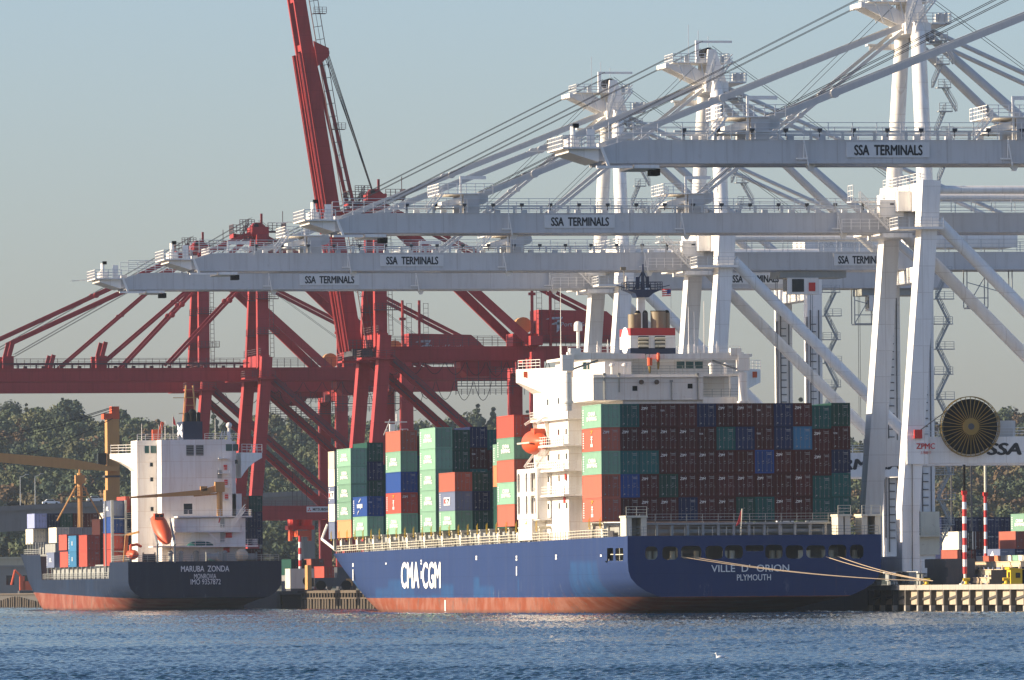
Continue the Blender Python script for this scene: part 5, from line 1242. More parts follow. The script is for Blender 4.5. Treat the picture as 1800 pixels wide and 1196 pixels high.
    def twin(mb, x0, x1, z0, z1, nose=False):
        for y in (-4.0, 3.0):
            if nose: mb.poly([p(x0,y,z0),p(x0,y,z1-.95),p(x0+2.6,y,z1-.1),p(x0+5,y,z1),p(x1,y,z1),p(x1,y,z0)],(0,1.0,0))
            else: mb.box(RX+x0,RX+x1,yc+y,yc+y+1.0,z0,z1)
            mb.box(RX+x0+.5,RX+x1,yc+y-.18,yc+y+1.18,z0-.28,z0-.01)
        n = max(1,int((x1-x0)/12))
        for i in range(n+1):
            x = x0+.6+(x1-x0-1.2)*i/n; mb.box(RX+x-.4,RX+x+.4,yc-2.98,yc+2.98,z0+.3,z1-.3)
    d = MB(); twin(d, 1.0 if not red else .6, GE, zg0, zg1); gd = d.build('girder', B, t)
    d = MB(); d.rail([p(3,-4.6,zg1+.05),p(GE,-4.6,zg1+.05)],1.7,2.6,.09); d.rail([p(3,4.6,zg1+.05),p(GE,4.6,zg1+.05)],1.7,2.6,.09); d.build('girder_railing', R, gd)
    # tops: pylons to the apex, struts behind, stays
    zA = 72.0 if red else 74.2
    za0 = zg1+1.8 if red else ztop-.2
    for sy in (-1,1):
        d = MB()
        if red: d.beam(p(1.0,sy*8.0,za0-2),p(1.6,sy*3.6,zA-2),2.1,2.0,side=(1,0,0))
        else: d.tube(p(1.2,sy*9.2,za0),p(1.5,sy*4.4,zA-.5),1.02,16,.95)
        pyl = d.build('pylon', W, t, smooth=not red)
        if red:
            d = MB(); a = Vector(p(2.3,sy*8.0-1.15,za0)); b = Vector(p(2.7,sy*3.6-1.15,zA-3)); w_ = Vector((.7,0,0))
            d.bar(a,b,.09); d.bar(a+w_,b+w_,.09)
            for k in range(26): c = a+(b-a)*(k/25); d.bar(c,c+w_,.07)
            for f in (.2,.5,.8): c = a+(b-a)*f; d.box(c.x-2.6,c.x+1.6,c.y-.9,c.y-.02,c.z-.1,c.z+.05); d.rail([(c.x-2.6,c.y-.9,c.z),(c.x+1.6,c.y-.9,c.z)],1.1,.7,.09)
            d.build('pylon_ladder', R, pyl)
        d = MB()
        if red: d.beam(p(2.4,sy*3.8,zA-3.0),p(XL+.6,sy*8,zg1-.4),1.1,1.5,side=(0,1,0))
        else: d.tube(p(2.6,sy*4.4,zA-1.8),p(XL,sy*9,zg0+.5),.56,12)
        d.build('rear_strut', W if red else S, t, smooth=not red)
        d = MB()
        if red: d.beam(p(2.4,sy*3.4,zA-2.2),p(XL+21,sy*4,zg1+1.0),.55,.6)
        else: d.tube(p(3.0,sy*4.0,zA-1.2),p(XL+22,sy*4.2,zg1+1.2),.30,10)
        d.build('backstay', S, t, smooth=not red)
        # long braces from the waterside leg tops down to the landside legs
        d = MB()
        if red: d.beam(p(2.0,sy*G,zg0+.2),p(XL-.8,sy*G,zp1+.6),1.2,1.5,side=(0,1,0))
        else: d.tube(p(2.4,sy*G,zg0+.8),p(XL-.6,sy*G,zp1+.5),.78,14)
        br = d.build('diagonal_bar', W, t, smooth=not red)
        if red:
            d = MB(); a = Vector(p(2.6,sy*G-1.4,zg0-.6)); b = Vector(p(XL-2.5,sy*G-1.4,zp1+2)); n = 6
            for i in range(n): d.stair(a+(b-a)*(i/n), a+(b-a)*((i+.92)/n), (0,.7,0), .7, True, .05)
            d.build('brace_stair', M['dark_steel'], br)
        if not red:
            d = MB(); d.tube(p(2.3,sy*G,52.55),p(XL+1,sy*G,52.55),.52,12); d.build('upper_tube', W, t, smooth=True)
    # apex gear
    d = MB()
    if red:
        d.box(RX-.2,RX+3.0,yc-3.6,yc+3.6,zA-2.2,zA-.4); d.poly([p(-.2,-1.6,zA-.4),p(.7,-1.6,zA+.5),p(1.8,-1.6,zA+.5),p(2.8,-1.6,zA-.4)],(0,3.2,0)); d.box(RX-3.4,RX-.2,yc-2.6,yc-2.1,zA-2.3,zA-1.7); d.box(RX-3.4,RX-.2,yc+2.1,yc+2.6,zA-2.3,zA-1.7); d.box(RX-3.6,RX-3.1,yc-2.6,yc+2.6,zA-2.4,zA-1.6)
        d.box(RX-.1,RX+.15,yc-3.75,yc-3.6,zA-2,zA+.2); d.box(RX+1.8,RX+2.2,yc-1,yc-.7,zA,zA+2.2)
    else:
        d.box(RX-.1,RX+3.1,yc-5.0,yc+5.0,zA-1.8,zA-.4); d.poly([p(-5.2,-2.6,zA+2.2),p(-5.2,-2.6,zA+1.75),p(-.6,-2.6,zA-.5),p(.6,-2.6,zA-.5),p(.6,-2.6,zA+.6),p(-2.0,-2.6,zA+2.2)],(0,.5,0)); d.poly([p(-5.2,2.1,zA+2.2),p(-5.2,2.1,zA+1.75),p(-.6,2.1,zA-.5),p(.6,2.1,zA-.5),p(.6,2.1,zA+.6),p(-2.0,2.1,zA+2.2)],(0,.5,0))
        d.box(RX-5.5,RX-5.0,yc-3.4,yc+3.4,zA+1.6,zA+2.25); d.poly([p(.2,-3.2,zA-.4),p(.6,-3.2,zA+4.2),p(1.7,-3.2,zA+4.2),p(3.2,-3.2,zA-.4)],(0,.8,0)); d.poly([p(.2,2.4,zA-.4),p(.6,2.4,zA+4.2),p(1.7,2.4,zA+4.2),p(3.2,2.4,zA-.4)],(0,.8,0))
        d.box(RX-4.4,RX+3.6,yc-3.1,yc+3.1,zA+2.3,zA+2.38); d.box(RX-.6,RX-.15,yc-.25,yc+.25,zA+2.4,zA+5.6); d.box(RX-.6,RX+4.6,yc-.15,yc+.15,zA+5.3,zA+5.6)
        d.beam(p(-2.6,5.6,zA-2.9),p(1,5.0,zA-2.9),.5,.7); d.box(RX-2.9,RX+.6,yc+5.0,yc+6.6,zA-2.7,zA-2.5)
    ap = d.build('apex_head', W, t)
    d = MB()
    if red: d.rail([p(-3.6,-2.6,zA-1.5),p(-3.6,2.6,zA-1.5)],1.6,1.2,.12); d.rail([p(-3.6,-2.6,zA-1.6),p(-.4,-2.6,zA-1.6)],1.6,.6,.12); d.rail([p(-2.4,-2.8,zA),p(.4,-2.8,zA)],1.0,.6,.1); d.rail([p(-1.8,-3.8,zA-3.4),p(-.2,-3.8,zA-3.4)],1.2,.5,.11); d.rail([p(-1.6,-3.8,zA-5.2),p(-.2,-3.8,zA-5.2)],1.0,.5,.11); d.stair(p(-2.6,-3.2,zA-3.2),p(-.8,-3.2,zA),(0,.6,0),.5,True,.09); d.box(RX+3.0,RX+6.4,yc-2.4,yc+2.4,zA-1.3,zA-1.1); d.rail([p(3.0,-2.4,zA-1.1),p(6.4,-2.4,zA-1.1),p(6.4,2.4,zA-1.1)],1.5,.9,.11); d.bar(p(5.8,-2.4,zA),p(5.8,-2.4,zA+2.6),.12); d.bar(p(3.6,-2.5,zA-4),p(6.3,-2.5,zA-1.2),.2)
    else:
        d.rail([p(-4.4,-3.1,zA+2.4),p(3.6,-3.1,zA+2.4),p(3.6,3.1,zA+2.4),p(-4.4,3.1,zA+2.4)],1.2,1.1,.1,closed=True); d.rail([p(-.2,-5.2,zA-.4),p(5.6,-5.2,zA-.4),p(5.6,5.2,zA-.4)],1.2,1.1,.1); d.box(RX+3.1,RX+5.6,yc-5.2,yc+5.2,zA-.6,zA-.42)
        d.stair(p(1.4,-5.4,zA-.4),p(3.6,-5.4,zA+2.4),(0,.8,0),.26,True,.08); d.stair(p(-.2,-5.8,zA-1.4),p(1.2,-5.4,zA+2.4),(0,.7,0),.26,True,.08)
        for k in range(3): d.bar(p(-1+1.4*k,3,zA+2.4),p(-1+1.4*k,3,zA+8-.8*k),.06)
        for k in range(5): d.bar(p(-3.6+1.6*k,-2.9,zA+2.3),p(-2.6+1.3*k,-3.2,zA-.3+.2*k),.11); d.bar(p(-2.8+1.6*k,2.9,zA+2.3),p(-2.2+1.2*k,3.0,zA),.1)
        for k in range(4): d.cbox(p(-2.4+1.7*k,-2.5,zA+2.85),(.5,.5,.8)); d.cbox(p(3.9+.4*k,-4.6,zA+.2),(.35,.4,1.0+.3*(k%2)))
        d.rail([p(2.8,-5.3,zA-3.0),p(5.0,-5.3,zA-3.0)],1.1,.8,.1); d.box(RX+2.6,RX+5.1,yc-5.4,yc-3.9,zA-3.15,zA-3.0)
    d.build('apex_railing', R, ap)
    d = MB()
    for y in (-2.0,-.7,.7,2.0): d.tube(p(.8,y-.2,zA+(3.9 if not red else -.2)),p(.8,y+.2,zA+(3.9 if not red else -.2)),.62 if not red else .5,18)
    d.build('sheave', M['rope_black'], ap)
    # boom
    TIP = -72.6 if not red else -74
    brk = (-55.5, -27.0) if not red else (-46.5, -29.0)
    def floods(parent, x0, x1, y, z, n):
        src = None
        for i in range(n):
            c = p(x0+(x1-x0)*i/(n-1), y, z)
            if src is None:
                d = MB(); d.cbox(c,(.4,.35,.34)); d.cbox((c[0],c[1],c[2]-.4),(.1,.1,.6)); d.cbox((c[0],c[1]-.2,c[2]+.05),(.5,.08,.22)); src = d.build('floodlight', M['dark_steel'], parent); first = c
            else: link_copy(src, parent, (c[0]-first[0], c[1]-first[1], c[2]-first[2]))
    if not boom_up:
        d = MB(); twin(d, TIP, .9, zg0, zg1, True); bm = d.build('boom', B, t)
        for yy in ((-4.6, 4.6)):
            d = MB(); d.rail([p(TIP+1,yy,zg1+.02),p(-1.5,yy,zg1+.02)],1.75,2.6,.085); d.build('boom_railing', R, bm)
        d = MB(); d.box(RX+TIP+8,RX-1,yc-4.3,yc-4.0,zg1+.75,zg1+.95); d.box(RX+TIP+8,RX-1,yc+3.2,yc+3.5,zg1+.75,zg1+.95)
        for x in np.arange(TIP+9,-1,3.4): d.box(RX+x-.15,RX+x+.15,yc-4.25,yc-4.05,zg1,zg1+.75); d.box(RX+x+1.2,RX+x+1.9,yc-2.6,yc-2.0,zg1,zg1+.45)
        d.build('cable_tray', R, bm)
        for x in (brk[0], brk[1]):
            d = MB()
            h = 2.3
            for y in (-4.1, 3.0): d.box(RX+x-.9,RX+x+1.1,yc+y,yc+y+1.1,zg1,zg1+h)
            d.box(RX+x-.3,RX+x+.3,yc-3.0,yc+3.0,zg1+h-.8,zg1+h-.3); bk = d.build('stay_bracket', B, bm)
            if not red:
                d = MB(); d.poly([p(x-.95,-3.6,zg1+h-.2),p(x-3.6,-3.6,zg1+h-.9),p(x-3.6,-3.6,zg1+h-1.5),p(x-.95,-3.6,zg1+h-1.1)],(0,7,0)); d.box(RX+x-4.0,RX+x+1.1,yc-4.3,yc+4.3,zg1+h+.02,zg1+h+.15)
                d.stair(p(x-5.5,-4.4,zg1),p(x-3.6,-4.4,zg1+h),(0,.8,0),.26); d.box(RX+x-1.3,RX+x-1.05,yc-3.9,yc-3.7,zg1,zg1+h+2.3); d.box(RX+x-1.3,RX+x+2.0,yc-3.9,yc-3.8,zg1+h+1.9,zg1+h+2.3)
                d.rail([p(x-4,-4.3,zg1+h+.15),p(x+2.8,-4.3,zg1+h+.15)],1.2,1.1,.09); d.rail([p(x-4,-4.3,zg1+h+.15),p(x-4,4.3,zg1+h+.15)],1.2,1.3,.09); d.build('bracket_platform', W, bk)
                d = MB(); 
                for y in (-3.4,-2.4): d.tube(p(x+1.5,y-.2,zg1+h-.4),p(x+1.5,y+.2,zg1+h-.4),.8,16)
                d.build('sheave', M['stay_grey'], bk)
            else:
                for y in (-3.9,3.1): d = MB(); d.beam(p(x+.2,y+.4,zg1+h-.4),p(x+1.0,y+.4,zg1+h+2.6),.55,.8); d.build('stay_lug', B, bk)
        floods(bm, TIP+9, -2, -4.3, zg1+1.0, 18) if not red else None
        if not red:
            # tip platform
            d = MB(); d.poly([p(TIP,-4,zg0-.1),p(TIP,-4,zg1-1.0),p(TIP-3.2,-4,zg1-.95),p(TIP-3.2,-4,zg1-1.35)],(0,8,0)); d.box(RX+TIP-3.9,RX+TIP,yc-4.6,yc+4.6,zg1-.98,zg1-.8); d.beam(p(TIP+.2,-4.4,zg1-.8),p(TIP+1.0,-4.4,zg0-.6),.22,.3); d.box(RX+TIP-.3,RX+TIP+3.5,yc-4.5,yc-4.0,zg0-.75,zg0-.5); d.box(RX+TIP+3.7,RX+TIP+6.4,yc-4.2,yc+4.2,zg0-.75,zg0-.4)
            d.tube(p(TIP-2.7,-3.8,zg1-.8),p(TIP-2.7,-3.8,zg1+1.35),.28,8); d.box(RX+TIP-1.2,RX+TIP-.4,yc-3.9,yc-3.6,zg1-.8,zg1+1.1); d.cbox(p(TIP-2.2,0,zg1-.2),(1.2,3,.9)); d.bar(p(TIP-3.6,2,zg1-.8),p(TIP-6.6,2,zg1-1.0),.1)
            tp = d.build('tip_platform', W, bm)
            d = MB(); d.rail([p(TIP,-4.6,zg1-.8),p(TIP-3.9,-4.6,zg1-.8),p(TIP-3.9,4.6,zg1-.8),p(TIP,4.6,zg1-.8)],1.2,1.0,.1); d.build('tip_railing', R, tp)
            d = MB(); d.cbox(p(TIP-2.4,-3.9,zg1+1.45),(.6,.5,.45)); d.build('camera_box', M['black_paint'], tp); d = MB(); d.cbox(p(TIP+6.6,0,zg0-1.0),(1.0,2,.7)); d.build('buffer', M['black_paint'], tp)
            # painted sign boards
            d = MB(); d.box(RX-46.2,RX-37.3,yc-4.12,yc-4.02,zg0+.38,zg1-.28); sb = d.build('sign_board', M['sign_white'], bm)
            letter('SSA  TERMINALS','letter_black',sb,p(-41.7,-4.13,(zg0+zg1)/2+.03),7.35,1.12,heavy=.04)
            for x in (-50.8,-28.9,-8.9):
                d = MB(); d.bar(p(x,-4.25,zg1),p(x+.5,-4.25,zg0-.5),.14); d.bar(p(x,-4.25,zg1),p(x,-4.25,zg0+.3),.1); d.bar(p(x-.8,-4.3,zg0+.25),p(x+.4,-4.3,zg0+.25),.16); d.poly([p(x+.2,-3.4,zg0),p(x+1.6,-3.4,zg0),p(x+1.1,-3.4,zg0-1.0),p(x+.7,-3.4,zg0-1.0)],(0,.3,0)); d.build('hanger_arm', W, bm)
        # stays
        za = zA-.8 if not red else zA-1.6
        for sy in (-1,1):
            y = sy*3.5
            d = MB()
            A = Vector(p(-.4,y,za)); Bp = Vector(p(brk[0]+.6,y,zg1+1.9 if not red else zg1+4.6)); mid = A+(Bp-A)*.42
            if red: d.beam(A,Bp,.5,.75); d.tube(mid-Vector((0,.6,0)),mid+Vector((0,.6,0)),.55,10)
            else: d.beam(A,mid,.46,.72); d.beam(mid,Bp,.46,.72); d.tube(mid-Vector((0,.35,0)),mid+Vector((0,.35,0)),.52,12); q_ = A+(Bp-A)*.86; d.tube(q_-Vector((0,.35,0)),q_+Vector((0,.35,0)),.5,12)
            d.build('forestay', S, t)
            d = MB(); B2 = Vector(p(brk[1]+.4,y,zg1+1.6 if not red else zg1+.6)); A2 = Vector(p(-.2,y,za-.6))
            m2 = A2+(B2-A2)*.5; d.beam(A2,B2,.32,.42); d.tube(m2-Vector((0,.3,0)),m2+Vector((0,.3,0)),.36,10); d.build('inner_forestay', S, t)
            if red:
                d = MB(); A3 = Vector(p(.4,y,zA-9)); B3 = Vector(p(-16,y,zg1+.6)); d.beam(A3,B3,.4,.5)
                for f in (.18,.30): m3 = A3+(B3-A3)*f; d.dome(tuple(m3),.55,10,6,True)
                d.build('inner_forestay', S, t)
        d = MB()
        for y, dz in ((-2.6,.5),(-1.0,-.5),(1.0,.5),(2.6,-.5)):
            A = Vector(p(0,y,zA+(4.9 if not red else .9)+dz)); Bp = Vector(p(brk[0]+1.5,y,zg1+2.4+dz*.5)); d.tube(A,Bp,.042,5)
        for y in (-1.0,1.0): d.tube(p(1.6,y,zA+4.8 if not red else zA+1),p(XL+8,y,zg1+3),.045,4)
        if not red:
            for y in (-2.6,2.6): d.tube(p(-1,y,zA+2),p(brk[1]+1,y,zg1+2.2),.035,4)
        d.build('hoist_rope', M['crane_rope'], t)
    else:
        # raised boom: two boxes side by side running up from the hinge
        foot = Vector(p(-2.6,0,44.6)); top = Vector(p(-14.4,0,121)); ax = (top-foot).normalized(); n_ = Vector((-ax.z,0,ax.x)); 
        d = MB()
        for y in (-3.2,3.2): d.beam(foot+Vector((0,y,0)), top+Vector((0,y,0)), 1.0, 2.5, side=(0,1,0), h2=2.0)
        for k in range(9): c = foot+ax*(2+8.5*k); d.beam(c+Vector((0,-3,0)),c+Vector((0,3,0)),1.1,1.4,side=tuple(ax))
        bm = d.build('boom', B, t)
        side = n_ if n_.x < 0 else -n_
        d = MB()
        for y in (-4.0,-2.9,2.9,4.0):
            d.beam(foot+side*1.6+Vector((0,y,0)), foot+ax*52+side*1.45+Vector((0,y,0)), .35,.45,side=(0,1,0))
        d.build('trolley_rail', B, bm)
        d = MB(); a = foot-side*1.9+Vector((0,-3.9,0)); b_ = foot+ax*74-side*1.5+Vector((0,-3.9,0)); oo = -side*1.5
        d.tube(a,b_,.09,5); d.tube(a+oo,b_+oo,.07,5); d.tube(a+oo*.5,b_+oo*.5,.05,4)
        for k in range(34): c = a+(b_-a)*(k/33); d.tube(c,c+oo,.07,4)
        for k in (8, 17, 26): c = a+(b_-a)*(k/33)+oo*.5; d.cbox((c.x+.6,c.y,c.z),(2.2,1.2,.12)); d.rail([(c.x-.4,c.y-.6,c.z),(c.x+1.8,c.y-.6,c.z)],1.1,.7,.08)
        d.build('boom_railing', M['crane_red_rail'], bm)
        c = foot+ax*51.5-side*2.4
        d = MB(); d.poly([tuple(c+ax*2.2+side*1.2+Vector((0,-4.2,0))),tuple(c+ax*.6-side*1.2+Vector((0,-4.2,0))),tuple(c-ax*.8-side*1.0+Vector((0,-4.2,0))),tuple(c-ax*2.2+side*1.2+Vector((0,-4.2,0)))],(0,.8,0)); d.poly([tuple(c+ax*2.2+side*1.2+Vector((0,3.4,0))),tuple(c+ax*.6-side*1.2+Vector((0,3.4,0))),tuple(c-ax*.8-side*1.0+Vector((0,3.4,0))),tuple(c-ax*2.2+side*1.2+Vector((0,3.4,0)))],(0,.8,0)); bk = d.build('stay_bracket', B, bm)
        d = MB()
        for y in (-1.6,-.5,.5,1.6): d.tube(c+Vector((0,y-.2,0))-side*.6,c+Vector((0,y+.2,0))-side*.6,1.0,14)
        d.build('sheave', M['dark_steel'], bk)
        d = MB()
        for y, dx in ((-2.4,0),(-1.0,.2),(.4,.3),(2.4,.8)): d.tube(c+Vector((0,y,0))-side*1.2,p(.6+dx,y,zA+.6),.075,5)
        d.build('hoist_rope', M['rope_black'], t)
        d = MB()
        for sy in (-1,1):
            e = foot+ax*50-side*2.0+Vector((0,sy*3.2,0)); k_ = Vector(p(-1.4,sy*3.2,zA-12)); d.beam(e,k_+Vector((-1.2,0,9)),.5,.55); d.beam(k_+Vector((-1.2,0,9)),p(.3,sy*3.2,zA-2.2),.5,.7)
        d.build('folded_stay', S, t)
        d = MB(); d.beam(p(-4.6,-3.4,zA-3.6),p(.6,-3.4,zA-3.3),1.0,1.0); d.beam(p(-4.6,3.4,zA-3.6),p(.6,3.4,zA-3.3),1.0,1.0); d.build('boom_latch', W, t)
        d = MB(); d.cbox((foot.x+.9,yc,44.2),(3.4,9.5,1.2)); d.rail([(foot.x-1.4,yc-5,44.8),(foot.x+2.6,yc-5,44.8)],1.5,.7,.12); d.rail([(foot.x-.4,yc-5,43.2),(foot.x+2.6,yc-5,43.2)],1.3,.7,.12); d.build('hinge_platform', M['dark_steel'], t)
    # machinery house and trolley things on the girder
    hx0, hx1 = (XL+1.6, XL+15.5) if red else (XL+.2, XL+15)
    d = MB(); hz = zg1+.7
    if red: d.poly([p(hx0,-4.4,hz),p(hx0,-4.4,hz+5.6),p(hx1-2,-4.4,hz+5.3),p(hx1,-4.4,hz+3.6),p(hx1,-4.4,hz)],(0,8.8,0))
    else: d.box(RX+hx0,RX+hx1,yc-4.4,yc+4.4,hz,hz+4.6)
    mh = d.build('machinery_house', W, t)
    if red:
        letter('Port of Seattle','galv',mh,p(hx0+7.2,-4.43,hz+3.05),6.6,.75)
        d = MB()
        for k, (a, l) in enumerate(((0,2.4),(.7,2.0))): d.poly([p(hx0+1.2+a*1.0,-4.44,hz+3.9-a*1.3),p(hx0+2.2+a*1.0,-4.44,hz+4.3-a*1.3),p(hx0+2.2+l*.85,-4.44,hz+4.3-a*1.3),p(hx0+2.0+l*.85,-4.44,hz+3.9-a*1.3)],(0,.03,0))
        d.poly([p(hx0+3.2,-4.44,hz+3.7),p(hx0+3.9,-4.44,hz+3.9),p(hx0+3.6,-4.44,hz+2.0),p(hx0+3.1,-4.44,hz+1.6)],(0,.03,0)); d.build('emblem', M['letter_pale'], mh)
        d = MB(); d.tube(p(hx0-2.2,-1.5,hz+2.9),p(hx0-2.2,1.5,hz+2.9),1.5,16); d.build('rope_drum', M['mast_yellow'], t)
        d = MB(); d.box(RX+hx0-4.4,RX+hx0-.2,yc-3.4,yc+3.4,zg1,zg1+2.2); d.box(RX+XL-1.0,RX+XL+1.1,yc-G,yc+G,zg1-.02,zg1+1.6); d.build('winch_frame', W, t)
        for dx in (-1.2, 2.0):
            d = MB(); d.tube(p(hx0+dx,-4.6,zg1),p(hx0+dx,-4.6,zg1+12.5),.26,6); d.cbox(p(hx0+dx,-4.6,zg1+9),(1.2,.6,.5)); d.build('roof_post', W, t)
            d = MB(); d.bar(p(hx0+dx+.8,-4.6,zg1+2),p(hx0+dx+.8,-4.6,zg1+12),.07); d.bar(p(hx0+dx+1.7,-4.6,zg1+2),p(hx0+dx+1.7,-4.6,zg1+12),.07)
            for z in np.arange(zg1+2,zg1+12,.9): d.bar(p(hx0+dx+.8,-4.6,z),p(hx0+dx+1.7,-4.6,z),.06)
            d.build('roof_ladder', M['crane_red_rail'], t)
        # trolley, cab and festoon under the girder
        d = MB(); tx = XL-6; d.box(RX+tx-6,RX+tx+3.5,yc-3.5,yc+3.5,zg0-1.5,zg0-.35); d.poly([p(tx-6,-3.4,zg0-1.5),p(tx+.5,-3.4,zg0-1.5),p(tx-.6,-3.4,zg0-3.0),p(tx-4.6,-3.4,zg0-3.0)],(0,6.8,0)); d.build('trolley', W, t)
        d = MB(); d.rail([p(tx-7,-4.2,zg0-4.6),p(tx+7,-4.2,zg0-4.6)],1.2,1.0,.1); d.rail([p(tx-1,-4.2,zg0-2.6),p(tx+7,-4.2,zg0-2.6)],1.2,1.0,.1); d.rail([p(tx-7,-4.2,zg0-6.2),p(tx+3,-4.2,zg0-6.2)],1.0,1.0,.1); d.box(RX+tx-7,RX+tx+7,yc-4.3,yc-3.4,zg0-4.75,zg0-4.6)
        for x in np.arange(tx-7,tx+7,2): d.bar(p(x,-4.2,zg0-6.2),p(x,-4.2,zg0-.4),.09)
        d.build('trolley_walkway', M['dark_steel'], t)
        d = MB()
        for x0_ in np.arange(2,XL+14,3.6):
            pts = [p(x0_+3.4*f,-4.9,zg0-.6-3.6*4*f*(1-f)*(.55+.45*sin(x0_*1.7)**2)) for f in np.linspace(0,1,9)]; d.path(pts,.07,4)
        d.build('festoon_cable', M['rope_black'], t)
    else:
        letter('SSA Terminals','letter_pale' if False else 'stay_grey',mh,p(hx0+6.0,-4.43,hz+3.4),6.8,1.0)
        d = MB(); d.box(RX+18.1,RX+26.3,yc-4.12,yc-4.02,zg0+.38,zg1-.28); sb = d.build('sign_board', M['sign_white'], gd)
        letter('SSA  TERMINALS','letter_black',sb,p(22.2,-4.13,(zg0+zg1)/2+.03),7.0,1.12,heavy=.04)
        # trolley with cab, hung under the girder
        d = MB(); d.box(RX+10.5,RX+20,yc-3.4,yc+3.4,zg0-1.3,zg0-.35); d.build('trolley', M['ship_grey'], t)
        d = MB(); d.box(RX+11.5,RX+16.0,yc-3.6,yc-.8,zg0-3.6,zg0-1.32); cb_ = d.build('operator_cab', W, t)
        d = MB(); d.box(RX+12.2,RX+13.9,yc-3.65,yc-3.55,zg0-3.3,zg0-1.5); d.box(RX+11.42,RX+11.52,yc-3.4,yc-1.0,zg0-3.2,zg0-1.5); d.build('cab_window', M['window_dark'], cb_)
        d = MB(); d.box(RX+14.6,RX+15.5,yc-3.75,yc-3.6,zg0-3.2,zg0-2.0); d.build('fire_box', M['red_fire'], cb_)
        d = MB()
        for y, x in ((-2,12),(-2,17),(2,12.6),(2,17.6)): d.tube(p(x-1.6,y,zg0-1),p(x-1.6,y,27),.04,4)
        d.build('hoist_wire', M['dark_steel'], t)
        # maintenance cage seen under the rear girder
        d = MB()
        for x in (XL+8,XL+11,XL+14.5):
            for y in (-3,-.8): d.bar(p(x,y,zg0-5.5 if x < XL+12 else zg0-3.8),p(x,y,zg0),.14)
        for z in (zg0-5.5,zg0-4.2): d.bar(p(XL+8,-3,z),p(XL+11,-3,z),.14)
        d.bar(p(XL+8,-3,zg0-5.5),p(XL+11,-3,zg0-.5),.12); d.bar(p(XL+8,-3,zg0-2),p(XL+14.5,-3,zg0-3.8),.12); d.box(RX+XL+8,RX+XL+11,yc-3,yc-.8,zg0-5.7,zg0-5.5); d.build('service_cage', M['galv'], t)
        # zigzag stairs beside the landside leg and up the pylon
        d = MB(); z = 8.2; k = 0; xx = XL+1.8
        while z < 44:
            a, b = ((xx,xx+1.7),(xx+1.9,xx+.2))[k % 2]; d.stair(p(a,-G+.2,z),p(b,-G+.2,z+3.4),(0,.8,0),.44); d.box(RX+min(a,b)-.5,RX+max(a,b)+.6,yc-G-.4,yc-G+1.0,z+3.4,z+3.52); d.rail([p(min(a,b)-.4,-G-.35,z+3.5),p(max(a,b)+.5,-G-.35,z+3.5)],1.0,1.1,.07); z += 3.5; k += 1
        d.build('stair_tower', M['galv'], t)
        d = MB(); z = 53.5; k = 0
        while z < 71.5:
            f = (z-53)/21; xx = 3.0; yy = -9.2+5*f-1.0; a, b = ((xx-.3,xx+1.0),(xx+2.6,xx+1.0))[k % 2] if True else 0
            d.stair(p(a,yy,z),p(b,yy+.3,z+2.9),(0,.8,0),.42); d.box(RX+b-.9,RX+b+.9,yc+yy-.4,yc+yy+.9,z+2.9,z+3.02); d.rail([p(b-.8,yy-.35,z+3.0),p(b+.8,yy-.35,z+3.0)],1.0,.8,.07); z += 3.0; k += 1
        d.build('pylon_stair', M['galv'], t)
        d = MB(); d.box(RX+XL-1.6,RX+XL+1.6,yc-G-1.8,yc-G-1.35,7.5,13.5); d.box(RX+XL-2.0,RX+XL+2.6,yc-G-2.6,yc-G-1.35,10.0,10.2); d.rail([p(XL-2,-G-2.6,10.2),p(XL+2.6,-G-2.6,10.2)],1.1,1.1,.08); d.build('electrical_house', M['ship_cream'], t)
        # cable reel on the portal beam
        rc = Vector(p(5.9,-G-2.0,22.95)); d = MB(); rr = 3.45
        d.tube(rc-Vector((0,.1,0)),rc+Vector((0,.5,0)),rr,40); rl = d.build('cable_reel', M['black_paint'], t)
        d = MB(); n = 36
        for i in range(n):
            a = 2*pi*i/n; e = Vector((cos(a),0,sin(a))); d.tube(rc+Vector((0,-.45,0))+e*.7,rc+Vector((0,-.25,0))+e*(rr+.28),.055,4)
            if i % 1 == 0: d.tube(rc+Vector((0,-.25,0))+e*(rr+.28),rc+Vector((0,.6,0))+e*(rr+.28),.05,4)
        for yy in (-.25,.6):
            for i in range(48):
                a, b = 2*pi*i/48, 2*pi*(i+1)/48; d.tube(rc+Vector((cos(a)*(rr+.28),yy,sin(a)*(rr+.28))),rc+Vector((cos(b)*(rr+.28),yy,sin(b)*(rr+.28))),.07,4)
        d.build('spoke_ring', M['reel_yellow'], rl)
        d = MB(); d.tube(rc-Vector((0,.55,0)),rc+Vector((0,.1,0)),1.05,20,.95); d.tube(rc-Vector((0,.62,0)),rc-Vector((0,.5,0)),.4,14,mi=1); d.build('hub', [M['reel_yellow'],M['dark_steel']], rl)
        d = MB(); d.tube(rc+Vector((-3.0,-.2,2.0)),p(-1.2,-G-1.9,22.0),.06,5); d.tube(p(-1.5,-G-1.9,21.4),p(-1.6,-G-1.9,5),.06,5); d.build('reel_cable', M['rope_black'], rl)
        d = MB(); d.box(RX-1.3,RX-.3,yc-G-2.4,yc-G-2.0,21.5,22.6); d.build('cable_guide', M['red_fire'], t)
        d = MB(); d.box(RX+9.8,RX+11.9,yc-G-1.0,yc-G+1,21.72,23.7); d.build('switch_box', M['stay_grey'], t)
        letter('ZPMC','letter_red',t,p(.2,-G-2.02,20.55),2.4,.72,heavy=.03); letter('上海振华','letter_red',t,p(.2,-G-2.02,19.75),1.4,.38)
        d = MB(); d.path([p(-1.0,-3+.6*k,52.2-2.6*sin(k*.45)) for k in range(8)],.12,6); d.build('power_cable', M['rope_black'], t)
